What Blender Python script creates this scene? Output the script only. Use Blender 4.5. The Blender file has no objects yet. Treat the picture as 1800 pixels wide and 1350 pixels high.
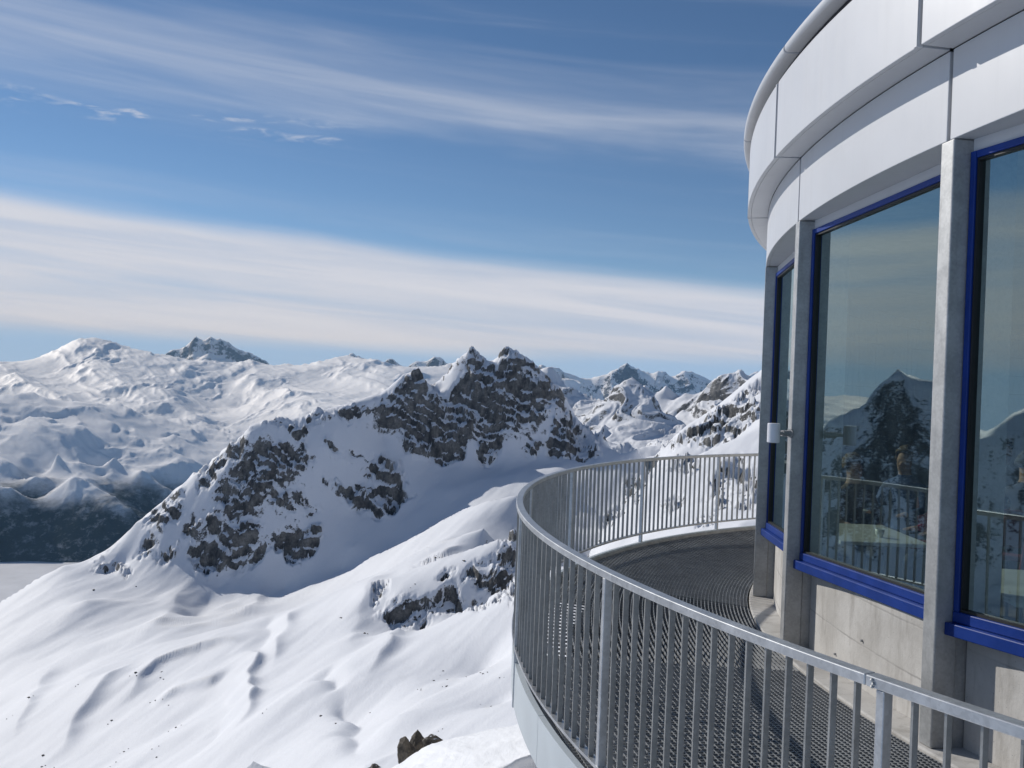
import bpy, bmesh, math, random
import numpy as np
from mathutils import Vector, Matrix

random.seed(7)
SC = bpy.context.scene
COL = SC.collection
R_ = math.radians

# ------------------------------------------------------------------ camera
F_PX = 1714.0            # focal length for an 1800 px wide frame
ROLL = 0.039             # the photographer held the camera slightly rolled
cam_d = bpy.data.cameras.new('camera')
cam_d.sensor_width = 36.0
cam_d.lens = 36.0 * F_PX / 1800.0
cam_d.clip_start = 0.05
cam_d.clip_end = 120000.0
cam = bpy.data.objects.new('camera', cam_d)
COL.objects.link(cam)
_c, _s = math.cos(ROLL), math.sin(ROLL)
cam.matrix_world = Matrix(((_c, -_s, 0, 0), (0, 0, -1, 0), (_s, _c, 0, 0), (0, 0, 0, 1)))
SC.camera = cam

# ------------------------------------------------------------------ light
SUN_AZ = R_(141.0)       # direction towards the sun, counter-clockwise from +X
SUN_EL = R_(28.5)
sun_vec = Vector((math.cos(SUN_AZ) * math.cos(SUN_EL), math.sin(SUN_AZ) * math.cos(SUN_EL), math.sin(SUN_EL)))
sun_d = bpy.data.lights.new('sun', 'SUN')
sun_d.energy = 3.25
sun_d.angle = R_(0.53)
sun_d.color = (1.0, 0.965, 0.91)
sun = bpy.data.objects.new('sun', sun_d)
sun.rotation_euler = (-sun_vec).to_track_quat('-Z', 'Y').to_euler()
sun.location = (-20, 20, 30)
COL.objects.link(sun)

SC.view_settings.view_transform = 'Standard'
SC.view_settings.look = 'None'
SC.view_settings.exposure = 0.15
SC.view_settings.gamma = 1.0
SC.view_settings.use_curve_mapping = False
SC.render.engine = 'CYCLES'
SC.cycles.use_denoising = True
SC.cycles.max_bounces = 8
SC.cycles.transparent_max_bounces = 16
SC.cycles.volume_bounces = 0


class NT:
    """small helper to write node trees"""
    def __init__(self, tree):
        self.t = tree
        tree.nodes.clear()

    def n(self, typ, **kw):
        nd = self.t.nodes.new(typ)
        for k, v in kw.items():
            if k.startswith('i_'):
                key = k[2:]
                key = int(key) if key.isdigit() else key.replace('_', ' ')
                self.set(nd.inputs[key], v)
            else:
                setattr(nd, k, v)
        return nd

    def set(self, sock, v):
        if isinstance(v, bpy.types.NodeSocket):
            self.t.links.new(v, sock)
        elif isinstance(v, bpy.types.Node):
            self.t.links.new(v.outputs[0], sock)
        else:
            if sock.type == 'RGBA' and not hasattr(v, '__len__'):
                v = (v, v, v, 1)
            elif sock.type == 'RGBA' and len(v) == 3:
                v = (*v, 1)
            sock.default_value = v

    def m(self, op, a, b=None, c=None, clamp=False):
        nd = self.t.nodes.new('ShaderNodeMath')
        nd.operation = op
        nd.use_clamp = clamp
        for i, v in enumerate((a, b, c)):
            if v is not None:
                self.set(nd.inputs[i], v)
        return nd.outputs[0]

    def ramp(self, v, lo, hi, a=0.0, b=1.0, smooth=True):
        nd = self.t.nodes.new('ShaderNodeMapRange')
        nd.interpolation_type = 'SMOOTHSTEP' if smooth else 'LINEAR'
        for i, x in enumerate((v, lo, hi, a, b)):
            self.set(nd.inputs[i], x)
        return nd.outputs[0]

    def mix(self, f, a, b):
        nd = self.t.nodes.new('ShaderNodeMix')
        nd.data_type = 'RGBA'
        self.set(nd.inputs[0], f)
        self.set(nd.inputs[6], a)
        self.set(nd.inputs[7], b)
        return nd.outputs[2]

    def noise(self, vec, scale, detail=4.0, rough=0.55, dist=0.0, lac=2.0):
        nd = self.t.nodes.new('ShaderNodeTexNoise')
        self.set(nd.inputs['Vector'], vec)
        nd.inputs['Scale'].default_value = scale
        nd.inputs['Detail'].default_value = detail
        nd.inputs['Roughness'].default_value = rough
        nd.inputs['Distortion'].default_value = dist
        nd.inputs['Lacunarity'].default_value = lac
        return nd.outputs[0]

    def mapping(self, vec, scale=(1, 1, 1), rot=(0, 0, 0), loc=(0, 0, 0)):
        nd = self.t.nodes.new('ShaderNodeMapping')
        self.set(nd.inputs[0], vec)
        nd.inputs['Location'].default_value = loc
        nd.inputs['Rotation'].default_value = rot
        nd.inputs['Scale'].default_value = scale
        return nd.outputs[0]


# ------------------------------------------------------------------ sky
world = bpy.data.worlds.new('World')
SC.world = world
world.use_nodes = True
w = NT(world.node_tree)
sky = w.n('ShaderNodeTexSky', sky_type='NISHITA', sun_disc=False, sun_elevation=SUN_EL,
          sun_rotation=R_(-51.0), altitude=3300.0, air_density=1.0, dust_density=0.1, ozone_density=2.0)
tc = w.n('ShaderNodeTexCoord')
sep = w.n('ShaderNodeSeparateXYZ', i_0=tc.outputs['Generated'])
X, Y, Z = sep.outputs
rho = w.m('MAXIMUM', w.m('SQRT', w.m('ADD', w.m('MULTIPLY', X, X), w.m('MULTIPLY', Y, Y))), 0.02)
tel = w.m('DIVIDE', Z, rho)                       # tangent of the elevation
sx = w.m('DIVIDE', X, rho)
sy = w.m('DIVIDE', Y, rho)
tilt = w.m('ADD', tel, w.m('MULTIPLY', sx, 0.075))
comb = w.n('ShaderNodeCombineXYZ', i_0=sx, i_1=sy, i_2=w.m('MULTIPLY', tilt, 9.0))
n_big = w.noise(comb, 2.2, 5, 0.55, 0.4)
combf = w.n('ShaderNodeCombineXYZ', i_0=sx, i_1=sy, i_2=w.m('MULTIPLY', tilt, 20.0))
n_str = w.noise(combf, 1.7, 7, 0.57, 0.45)
comb3 = w.n('ShaderNodeCombineXYZ', i_0=sx, i_1=sy, i_2=w.m('MULTIPLY', tel, 4.2))
n_puff = w.noise(comb3, 24.0, 6, 0.6, 0.5)
n_puff2 = w.noise(comb3, 9.5, 1, 0.5)
# main white layer: a level base just over the mountains, a tilted streaky top
top = w.m('ADD', w.m('SUBTRACT', tilt, 0.124), w.m('ADD', w.m('MULTIPLY', w.m('SUBTRACT', n_big, 0.5), 0.022), w.m('MULTIPLY', w.m('SUBTRACT', n_str, 0.5), 0.03)))
a_top = w.ramp(top, -0.014, 0.009, 1.0, 0.0)
a_bot = w.ramp(w.m('ADD', tel, w.m('MULTIPLY', w.m('SUBTRACT', n_str, 0.5), 0.012)), 0.022, 0.043)
lay1 = w.m('MULTIPLY', w.m('MULTIPLY', a_top, a_bot), w.ramp(n_str, 0.3, 0.62, 0.66, 1.0))
# thin veil higher up
b0 = w.ramp(w.m('ADD', tilt, w.m('MULTIPLY', w.m('SUBTRACT', n_big, 0.5), 0.16)), 0.205, 0.285)
b1 = w.ramp(w.m('ADD', tilt, w.m('MULTIPLY', w.m('SUBTRACT', n_big, 0.5), 0.12)), 0.27, 0.345, 1.0, 0.0)
lay2 = w.m('MULTIPLY', w.m('MULTIPLY', b0, b1), w.ramp(n_str, 0.25, 0.75, 0.22, 0.46))
# faint streaks everywhere
lay3 = w.m('MULTIPLY', w.ramp(n_str, 0.42, 0.75), w.ramp(n_big, 0.35, 0.7, 0.03, 0.20))
# a row of small puffs
pb = w.m('MULTIPLY', w.ramp(tel, 0.228, 0.242), w.ramp(tel, 0.246, 0.262, 1.0, 0.0))
lay4 = w.m('MULTIPLY', w.m('MULTIPLY', pb, w.ramp(n_puff, 0.48, 0.66, 0.0, 0.6)), w.m('MULTIPLY', w.ramp(n_puff2, 0.41, 0.50), w.ramp(sx, -0.16, -0.08, 1.0, 0.0)))
inv = 1.0
for l in (lay1, lay2, lay3, lay4):
    q = w.m('SUBTRACT', 1.0, l)
    inv = q if inv == 1.0 else w.m('MULTIPLY', inv, q)
alpha = w.m('MULTIPLY', w.m('SUBTRACT', 1.0, inv), w.ramp(tel, -0.02, 0.02))
hs = w.n('ShaderNodeHueSaturation', i_Color=sky.outputs[0], i_Saturation=1.10, i_Value=1.0)
skyc = w.mix(w.ramp(tel, 0.02, 0.12, 0.96, 0.0), hs.outputs[0], (4.0, 6.1, 9.4))     # clear cold air low down
bg1 = w.n('ShaderNodeBackground', i_Color=skyc, i_Strength=0.074)
ccol = w.mix(w.ramp(n_str, 0.3, 0.7), (0.51, 0.555, 0.665), (0.64, 0.665, 0.735))
bg2 = w.n('ShaderNodeBackground', i_Color=ccol, i_Strength=0.94)
mixs = w.n('ShaderNodeMixShader', i_0=alpha, i_1=bg1.outputs[0], i_2=bg2.outputs[0])
w.n('ShaderNodeOutputWorld', i_Surface=mixs.outputs[0])


# ------------------------------------------------------------------ helpers
def tag(o, label=None, cat=None, group=None, kind=None):
    if label: o['label'] = label
    if cat: o['category'] = cat
    if group: o['group'] = group
    if kind: o['kind'] = kind
    return o


def link(name, mesh, mat=None, parent=None):
    o = bpy.data.objects.new(name, mesh)
    COL.objects.link(o)
    if mat is not None and mesh is not None and not mesh.materials:
        mesh.materials.append(mat)
    if parent is not None:
        o.parent = parent
        o.matrix_parent_inverse = Matrix.Translation(-parent.location) if False else Matrix.Identity(4)
    return o


def empty(name, loc=(0, 0, 0)):
    o = bpy.data.objects.new(name, None)
    o.empty_display_size = 0.2
    COL.objects.link(o)
    o.location = loc
    return o


class MB:
    """collects geometry, then builds one mesh object"""
    def __init__(self):
        self.v, self.f = [], []

    def add(self, verts, faces):
        b = len(self.v)
        self.v += [tuple(p) for p in verts]
        self.f += [tuple(b + i for i in f) for f in faces]
        return self

    def hexa(self, p):                    # 8 corners: 4 bottom, 4 top, both counter-clockwise
        return self.add(p, [(3, 2, 1, 0), (4, 5, 6, 7), (0, 1, 5, 4), (1, 2, 6, 5), (2, 3, 7, 6), (3, 0, 4, 7)])

    def box(self, x0, x1, y0, y1, z0, z1):
        return self.hexa([(x0, y0, z0), (x1, y0, z0), (x1, y1, z0), (x0, y1, z0),
                          (x0, y0, z1), (x1, y0, z1), (x1, y1, z1), (x0, y1, z1)])

    def strip(self, secs, close_ends=True, loop=False):   # secs: list of rings (same count)
        n = len(secs[0]); b = len(self.v)
        for s in secs: self.v += [tuple(p) for p in s]
        m = len(secs)
        for i in range(m if loop else m - 1):
            for j in range(n):
                k = (j + 1) % n; i2 = (i + 1) % m
                self.f.append((b + i * n + j, b + i * n + k, b + i2 * n + k, b + i2 * n + j))
        if close_ends and not loop:
            self.f.append(tuple(b + j for j in reversed(range(n))))
            self.f.append(tuple(b + (m - 1) * n + j for j in range(n)))
        return self

    def tube(self, a, b, r0, r1=None, n=12):
        a, b = Vector(a), Vector(b); r1 = r0 if r1 is None else r1
        d = (b - a).normalized(); q = d.to_track_quat('Z', 'Y')
        rings = []
        for p, r in ((a, r0), (b, r1)):
            rings.append([p + q @ Vector((r * math.cos(2 * math.pi * i / n), r * math.sin(2 * math.pi * i / n), 0)) for i in range(n)])
        return self.strip(rings)

    def lathe(self, prof, n=20, at=(0, 0, 0)):
        rings = [[(at[0] + r * math.cos(2 * math.pi * i / n), at[1] + r * math.sin(2 * math.pi * i / n), at[2] + z) for i in range(n)] for r, z in prof]
        return self.strip(rings)

    def mesh(self, name):
        me = bpy.data.meshes.new(name)
        me.from_pydata(self.v, [], self.f)
        bm = bmesh.new(); bm.from_mesh(me)
        bmesh.ops.recalc_face_normals(bm, faces=bm.faces)
        bm.to_mesh(me); bm.free()
        return me

    def build(self, name, mat, parent=None, smooth=False, bevel=0.0):
        me = self.mesh(name)
        o = link(name, me, mat, None)
        if smooth:
            for p in me.polygons: p.use_smooth = True
        if bevel:
            md = o.modifiers.new('bevel', 'BEVEL'); md.width = bevel; md.segments = 2; md.limit_method = 'ANGLE'
        if parent is not None:
            o.parent = parent
            o.matrix_parent_inverse = parent.matrix_world.inverted() if parent.type == 'MESH' else Matrix.Translation(-Vector(parent.location))
        return o


def at(px, py, Y):
    """world point seen at picture position (px, py) of the 1800x1350 frame, Y metres ahead"""
    x, y = px - 900.0, 675.0 - py
    u, v = _c * x - _s * y, _s * x + _c * y
    return (u * Y / F_PX, Y, v * Y / F_PX)

# ------------------------------------------------------------------ materials
def new_mat(name):
    m = bpy.data.materials.new(name)
    m.use_nodes = True
    return m, NT(m.node_tree)


def principled(t, color, rough=0.5, metal=0.0, normal=None, spec=0.5):
    b = t.n('ShaderNodeBsdfPrincipled')
    t.set(b.inputs['Base Color'], color)
    t.set(b.inputs['Roughness'], rough)
    t.set(b.inputs['Metallic'], metal)
    t.set(b.inputs['Specular IOR Level'], spec)
    if normal is not None:
        t.set(b.inputs['Normal'], normal)
    t.n('ShaderNodeOutputMaterial', i_Surface=b.outputs[0])
    return b


def bump(t, h, strength=0.3, dist=0.01):
    nd = t.n('ShaderNodeBump', i_Height=h)
    nd.inputs['Strength'].default_value = strength
    nd.inputs['Distance'].default_value = dist
    return nd.outputs[0]


def simple_mat(name, col, rough=0.5, metal=0.0, var=0.12, scale=8.0, bmp=0.0, spec=0.5):
    m, t = new_mat(name)
    g = t.n('ShaderNodeNewGeometry')
    n = t.noise(g.outputs['Position'], scale, 5, 0.6)
    c0 = tuple(c * (1 - var) for c in col); c1 = tuple(min(1, c * (1 + var)) for c in col)
    c = t.mix(t.ramp(n, 0.3, 0.7), c0, c1)
    r = t.m('ADD', rough, t.m('MULTIPLY', t.m('SUBTRACT', n, 0.5), 0.25))
    principled(t, c, r, metal, bump(t, t.noise(g.outputs['Position'], scale * 8, 3), bmp, 0.004) if bmp else None, spec)
    return m


def terrain_mat(name, s, bias=0.0, K=2.2, A=1.0, forest=None, snow=(0.79, 0.805, 0.838), rocks=((0.085, 0.088, 0.092), (0.31, 0.302, 0.285)), sbump=0.06):
    """snow with rock where the 'rock' attribute and the steepness ask for it; s = size of rock features in metres"""
    m, t = new_mat(name)
    g = t.n('ShaderNodeNewGeometry')
    P = g.outputs['Position']
    nz = t.n('ShaderNodeSeparateXYZ', i_0=g.outputs['Normal']).outputs[2]
    att = t.n('ShaderNodeAttribute', attribute_name='rock').outputs['Fac']
    Ps = t.mapping(P, (1, 1, 0.45), (0.25, 0.35, 0.0))
    n1 = t.noise(Ps, 1.0 / (3.0 * s), 8, 0.68, 0.3)
    n2 = t.noise(P, 1.0 / s, 5, 0.6)
    nf_ = t.noise(t.mapping(P, (1, 1, 1.6), (0.5, -0.3, 0.2)), 1.0 / (0.9 * s), 6, 0.7)
    val = t.m('ADD', t.m('ADD', t.m('MULTIPLY', att, 0.74), bias), t.m('ADD', t.m('ADD', t.m('MULTIPLY', t.m('SUBTRACT', n1, 0.5), 1.5 * A), t.m('MULTIPLY', t.m('SUBTRACT', nf_, 0.5), 1.7 * A)), t.m('MULTIPLY', t.m('SUBTRACT', 0.55, nz), K)))
    mask = t.ramp(val, 0.44, 0.58)
    ncol = t.noise(t.mapping(P, (1, 1, 0.6)), 1.0 / (5.0 * s), 6, 0.65)
    rc = t.mix(t.ramp(ncol, 0.35, 0.65), rocks[0], rocks[1])
    rc = t.mix(t.ramp(n2, 0.35, 0.7, 0.0, 0.5), rc, (0.055, 0.055, 0.056))
    sc = t.mix(t.ramp(t.noise(P, 1.0 / (14 * s), 3), 0.3, 0.7, 0, 0.35), snow, tuple(c * 0.95 for c in snow))
    if forest is not None:
        z = t.n('ShaderNodeSeparateXYZ', i_0=P).outputs[2]
        nf = t.noise(P, 1.0 / 500.0, 10, 0.72)
        fm = t.ramp(t.m('ADD', z, t.m('MULTIPLY', t.m('SUBTRACT', nf, 0.5), 560.0)), forest + 130.0, forest - 130.0)
        nf2 = t.noise(P, 1.0 / 95.0, 7, 0.78)
        sc = t.mix(t.m('MULTIPLY', fm, t.ramp(nf2, 0.34, 0.50, 0.70, 1.0)), sc, (0.018, 0.026, 0.022))
    col = t.mix(mask, sc, rc)
    hb = t.m('ADD', t.m('MULTIPLY', mask, t.m('ADD', t.m('MULTIPLY', n1, 1.4), t.m('MULTIPLY', nf_, 0.7))), t.m('MULTIPLY', t.noise(t.mapping(P, (1, 1, 1), (0, 0, 0.6)), 1.0 / (2.2 * s), 6, 0.6), sbump))
    rip = t.noise(t.mapping(P, (1.0, 0.28, 1.0), (0, 0, -0.9)), 1.0 / (0.55 * s), 5, 0.6)
    hb = t.m('ADD', hb, t.m('MULTIPLY', t.m('MULTIPLY', rip, t.m('SUBTRACT', 1.0, mask)), sbump * 0.45))
    nrm = bump(t, hb, 0.8, 2.2 * s)
    rough = t.m('ADD', 0.62, t.m('MULTIPLY', mask, 0.25))
    principled(t, col, 0.9 if forest is not None else rough, 0.0, nrm, 0.0 if forest is not None else 0.12)
    return m


M_near = terrain_mat('snow_and_rock', 2.0, K=3.3, A=0.85)
M_mid = terrain_mat('snow_and_rock_mid', 6.0, bias=0.50, K=2.5, A=1.0)
M_val = terrain_mat('snow_and_forest', 30.0, bias=-0.7, K=1.6, A=0.7, forest=-1090.0, snow=(0.88, 0.89, 0.91))
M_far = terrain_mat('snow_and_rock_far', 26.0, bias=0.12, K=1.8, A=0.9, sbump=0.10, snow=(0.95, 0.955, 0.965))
M_peak = terrain_mat('shade_toned_rock_and_snow', 30.0, bias=0.50, K=2.4, A=1.1, sbump=0.12, snow=(0.9, 0.91, 0.93), rocks=((0.07, 0.075, 0.08), (0.17, 0.17, 0.165)))  # extra, darker rock stands in for shade on the far faces


# ------------------------------------------------------------------ terrain tools
_rng = np.random.RandomState(11)
_perm = _rng.permutation(4096).astype(np.int64)
_ang = _rng.rand(4096) * 2 * np.pi
_gx, _gy = np.cos(_ang), np.sin(_ang)


def perlin(x, y, seed=0):
    xi = np.floor(x).astype(np.int64); yi = np.floor(y).astype(np.int64)
    xf = x - xi; yf = y - yi
    u = xf * xf * xf * (xf * (xf * 6 - 15) + 10); v = yf * yf * yf * (yf * (yf * 6 - 15) + 10)

    def g(ix, iy, dx, dy):
        h = _perm[(_perm[(ix + seed * 131) & 4095] + iy) & 4095]
        return _gx[h] * dx + _gy[h] * dy
    a = g(xi, yi, xf, yf); b = g(xi + 1, yi, xf - 1, yf)
    c = g(xi, yi + 1, xf, yf - 1); d = g(xi + 1, yi + 1, xf - 1, yf - 1)
    return (a + u * (b - a) + v * (c + u * (d - c) - (a + u * (b - a)))) * 1.5


def fbm(x, y, oct=5, gain=0.5, seed=0):
    s = np.zeros_like(x); a = 1.0; k = 1.0
    for i in range(oct):
        s += a * perlin(x * k + 17.3 * i, y * k - 9.1 * i, seed + i); a *= gain; k *= 2.03
    return s


def ridged(x, y, oct=5, gain=0.5, seed=0):
    s = np.zeros_like(x); a = 1.0; k = 1.0; w_ = np.ones_like(x)
    for i in range(oct):
        r = 1.0 - np.abs(perlin(x * k + 5.7 * i, y * k + 3.3 * i, seed + i)); r = r * r * w_
        w_ = np.clip(r * 1.6, 0, 1); s += a * r; a *= gain; k *= 2.07
    return s


class RBF:
    """surface through scattered points: sharp at dense lines, smooth between"""
    def __init__(self, pts, scale):
        p = np.array(pts, float); self.sc = scale
        # merge near-duplicates
        keep = []
        for i in range(len(p)):
            if all(np.hypot(*(p[i, :2] - p[j, :2])) > 1e-3 * scale for j in keep): keep.append(i)
        p = p[keep]; self.p = p[:, :2] / scale
        n = len(p)
        d = np.sqrt(((self.p[:, None] - self.p[None]) ** 2).sum(-1))
        A = np.zeros((n + 3, n + 3)); A[:n, :n] = d + np.eye(n) * -1e-4
        A[:n, n] = 1; A[:n, n + 1:] = self.p; A[n, :n] = 1; A[n + 1:, :n] = self.p.T
        b = np.zeros(n + 3); b[:n] = p[:, 2]
        self.c = np.linalg.solve(A, b)

    def __call__(self, x, y):
        sh = x.shape; x = x.ravel() / self.sc; y = y.ravel() / self.sc
        out = np.empty_like(x); n = len(self.p)
        for i in range(0, len(x), 20000):
            xs, ys = x[i:i + 20000, None], y[i:i + 20000, None]
            d = np.sqrt((xs - self.p[None, :, 0]) ** 2 + (ys - self.p[None, :, 1]) ** 2)
            out[i:i + 20000] = d @ self.c[:n] + self.c[n] + self.c[n + 1] * xs[:, 0] + self.c[n + 2] * ys[:, 0]
        return out.reshape(sh)


def hits(base, pix, r0, r1, n=420):
    """where the lines of sight of some picture positions meet a surface (plan coordinates)"""
    pix = np.array(pix, float)
    x, y = pix[:, 0] - 900, 675 - pix[:, 1]
    u, v = _c * x - _s * y, _s * x + _c * y
    Yd = np.exp(np.linspace(np.log(r0), np.log(r1), n))[None]
    Xw = u[:, None] * Yd / F_PX; Zw = v[:, None] * Yd / F_PX
    H = base(Xw, np.broadcast_to(Yd, Xw.shape).copy())
    below = Zw < H
    k = np.where(below.any(1), below.argmax(1), n - 1)
    k = np.maximum(k, 1); i = np.arange(len(pix))
    d0 = (Zw - H)[i, k - 1]; d1 = (Zw - H)[i, k]
    f = np.clip(d0 / np.maximum(d0 - d1, 1e-6), 0, 1)
    Yh = Yd[0, k - 1] + f * (Yd[0, k] - Yd[0, k - 1])
    return np.stack([u * Yh / F_PX, Yh], 1)


def in_poly(x, y, poly):
    res = np.zeros(x.shape, bool)
    bx = (x > poly[:, 0].min()) & (x < poly[:, 0].max()) & (y > poly[:, 1].min()) & (y < poly[:, 1].max())
    idx = np.nonzero(bx)[0]
    if len(idx) == 0: return res
    xs, ys = x[idx], y[idx]; c = np.zeros(len(idx), bool); n = len(poly)
    for i in range(n):
        x0, y0 = poly[i]; x1, y1 = poly[(i + 1) % n]
        if y0 == y1: continue
        c ^= ((y0 > ys) != (y1 > ys)) & (xs < (x1 - x0) * (ys - y0) / (y1 - y0) + x0)
    res[idx] = c
    return res


def polar_mesh(name, base, detail, az, r0, r1, nr, mat, back=0.22, kd=90.0, mcoarse=240):
    """height field on a grid of bearings and distances; rows gather where the surface is steep"""
    az = np.radians(az); n = len(az)
    rc = np.exp(np.linspace(np.log(r0), np.log(r1), mcoarse))
    Xc = np.sin(az)[:, None] * rc; Yc = np.cos(az)[:, None] * rc
    H = base(Xc, Yc)
    v = F_PX * H / rc
    dv = np.diff(v, axis=1)
    ds = np.hypot(np.where(dv > 0, dv, dv * back), kd * np.diff(np.log(rc))[None])
    ds = np.minimum(ds, 60.0)
    s = np.concatenate([np.zeros((n, 1)), np.cumsum(ds, 1)], 1); s /= s[:, -1:]
    k = np.exp(-np.linspace(-2, 2, 9) ** 2); k /= k.sum()
    sp = np.pad(s, ((4, 4), (0, 0)), mode='edge')
    s = sum(k[i] * sp[i:i + n] for i in range(9))
    rows = np.linspace(0, 1, nr)
    Rr = np.stack([np.interp(rows, s[i], rc) for i in range(n)])
    Xv = np.sin(az)[:, None] * Rr; Yv = np.cos(az)[:, None] * Rr
    Hv = base(Xv, Yv)
    Zv, rock = detail(Xv.ravel(), Yv.ravel(), Hv.ravel())
    co = np.stack([Xv.ravel(), Yv.ravel(), Zv], 1).astype(np.float32)
    idx = np.arange(n * nr).reshape(n, nr)
    q = np.stack([idx[:-1, :-1], idx[1:, :-1], idx[1:, 1:], idx[:-1, 1:]], -1).reshape(-1, 4)
    q = q[:, ::1]
    me = bpy.data.meshes.new(name)
    me.vertices.add(len(co)); me.vertices.foreach_set('co', co.ravel())
    me.loops.add(q.size); me.loops.foreach_set('vertex_index', q.ravel().astype(np.int32))
    me.polygons.add(len(q)); me.polygons.foreach_set('loop_start', np.arange(0, q.size, 4, dtype=np.int32))
    me.polygons.foreach_set('use_smooth', np.ones(len(q), bool))
    a = me.attributes.new('rock', 'FLOAT', 'POINT'); a.data.foreach_set('value', rock.astype(np.float32))
    me.update(); me.validate()
    o = link(name, me, mat)
    return o


def ridge_pts(line, back=((110, -85), (420, -260)), front=None):
    """a skyline (px, py, Y) with the ground falling away behind it"""
    out = []
    for px, py, Yd in line:
        p = at(px, py, Yd); out.append(p)
        for d, dz in back:
            k = 1 + d / Yd; out.append((p[0] * k, p[1] * k, p[2] + dz))
        for d, dz in (front or ()):
            k = 1 - d / Yd; out.append((p[0] * k, p[1] * k, p[2] + dz))
    return out


def pts3(txt):
    return [tuple(float(a) for a in q.split(',')) for q in txt.split()]


# ------------------------------------------------------------------ the near mountain: summit slopes, snow bowl, twin rock peaks
ridge1 = pts3('''-420,1330,900 -250,1230,950 -100,1120,1000 0,1060,1030 60,1022,1045 110,993,1055 170,972,1070 240,917,1085
300,868,1098 350,826,1106 400,787,1112 440,748,1118 470,736,1122 510,740,1128 545,730,1135 575,723,1142 620,712,1150 655,703,1164 672,700,1174
690,682,1190 712,656,1200 735,641,1205 752,668,1212 768,692,1220 778,668,1238 800,636,1244 828,611,1248 848,624,1252 866,640,1254 885,614,1256
905,612,1256 935,632,1250 958,656,1244 985,682,1234 1000,715,1224 1012,732,1216 1040,753,1204 1061,762,1190''')
ridge2 = pts3('1183,788,820 1211,762,840 1253,724,860 1283,700,880 1308,682,900 1339,659,920 1420,600,960 1600,520,1000 1800,480,1040')
body = pts3('''215,1000,1050 300,985,1035 380,985,1028 470,975,1028 560,955,1034 640,900,1070 700,885,1080
672,765,1150 720,775,1155 760,800,1150 790,812,1148 860,815,1155 940,800,1160 1000,800,1150 1040,800,1140
600,1000,1000 500,1036,1000 430,1012,1018 385,1030,1008 700,960,1005 620,960,1020 760,920,1020 780,860,1090 850,840,1100 900,830,1100
850,880,1035 950,840,1080 910,868,860 830,885,900 720,945,920 650,980,940 905,935,650 860,985,625 830,1000,620 770,1035,610 700,1050,610 660,1040,640
660,1085,605 740,1105,590 830,1080,595 900,1075,600 780,970,720 850,930,740
560,1080,830 620,1130,560 560,1200,450 700,1180,430 850,1180,420 880,1240,330 700,1260,330 560,1300,350 640,1345,270
430,1130,640 430,1230,490 430,1340,380 300,1100,800 300,1220,580 300,1345,430 150,1060,930 150,1200,650 150,1345,500
0,1120,900 0,1230,700 0,1345,560 -200,1300,720 -300,1400,620 500,1500,260 0,1600,330 300,1600,250 700,1600,150 900,1500,120
940,872,1040 970,890,1025 1000,850,1070 1050,838,1085 1010,905,1030 1100,812,1110 1040,930,1000 1200,900,520 1300,920,400 1320,820,600 1250,800,720 1120,790,1120 1080,790,1150 960,975,560 1000,1050,420''')
extra = [(-800, 600, -260), (-1200, 900, -520), (-600, 200, -190), (-1000, 0, -320), (-1500, 400, -600), (-900, 1500, -520), (-400, 1900, -520),
         (0, 30, -24), (-20, 20, -26), (-60, 60, -58), (-10, 2, -12), (10, 25, -14), (25, 20, -7), (60, 60, -12), (120, 110, -24), (200, 200, -40), (300, 150, -40), (40, -20, -8), (-20, -30, -14),
         (500, 400, -40), (-200, 60, -110), (-120, 200, -105), (30, 60, -30), (60, 130, -38)]
spur = pts3('1000,1030,560 1015,1000,590 1038,965,615 1060,930,640 1080,900,670 1100,870,700 1125,840,740 1150,808,790 1165,797,810')
near_pts = ridge_pts(spur, ((35, -22), (120, -62))) + ridge_pts(ridge1) + ridge_pts(ridge2, ((90, -60), (350, -190))) + [at(*p) for p in body] + extra
near_base = RBF(near_pts, 500.0)

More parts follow.
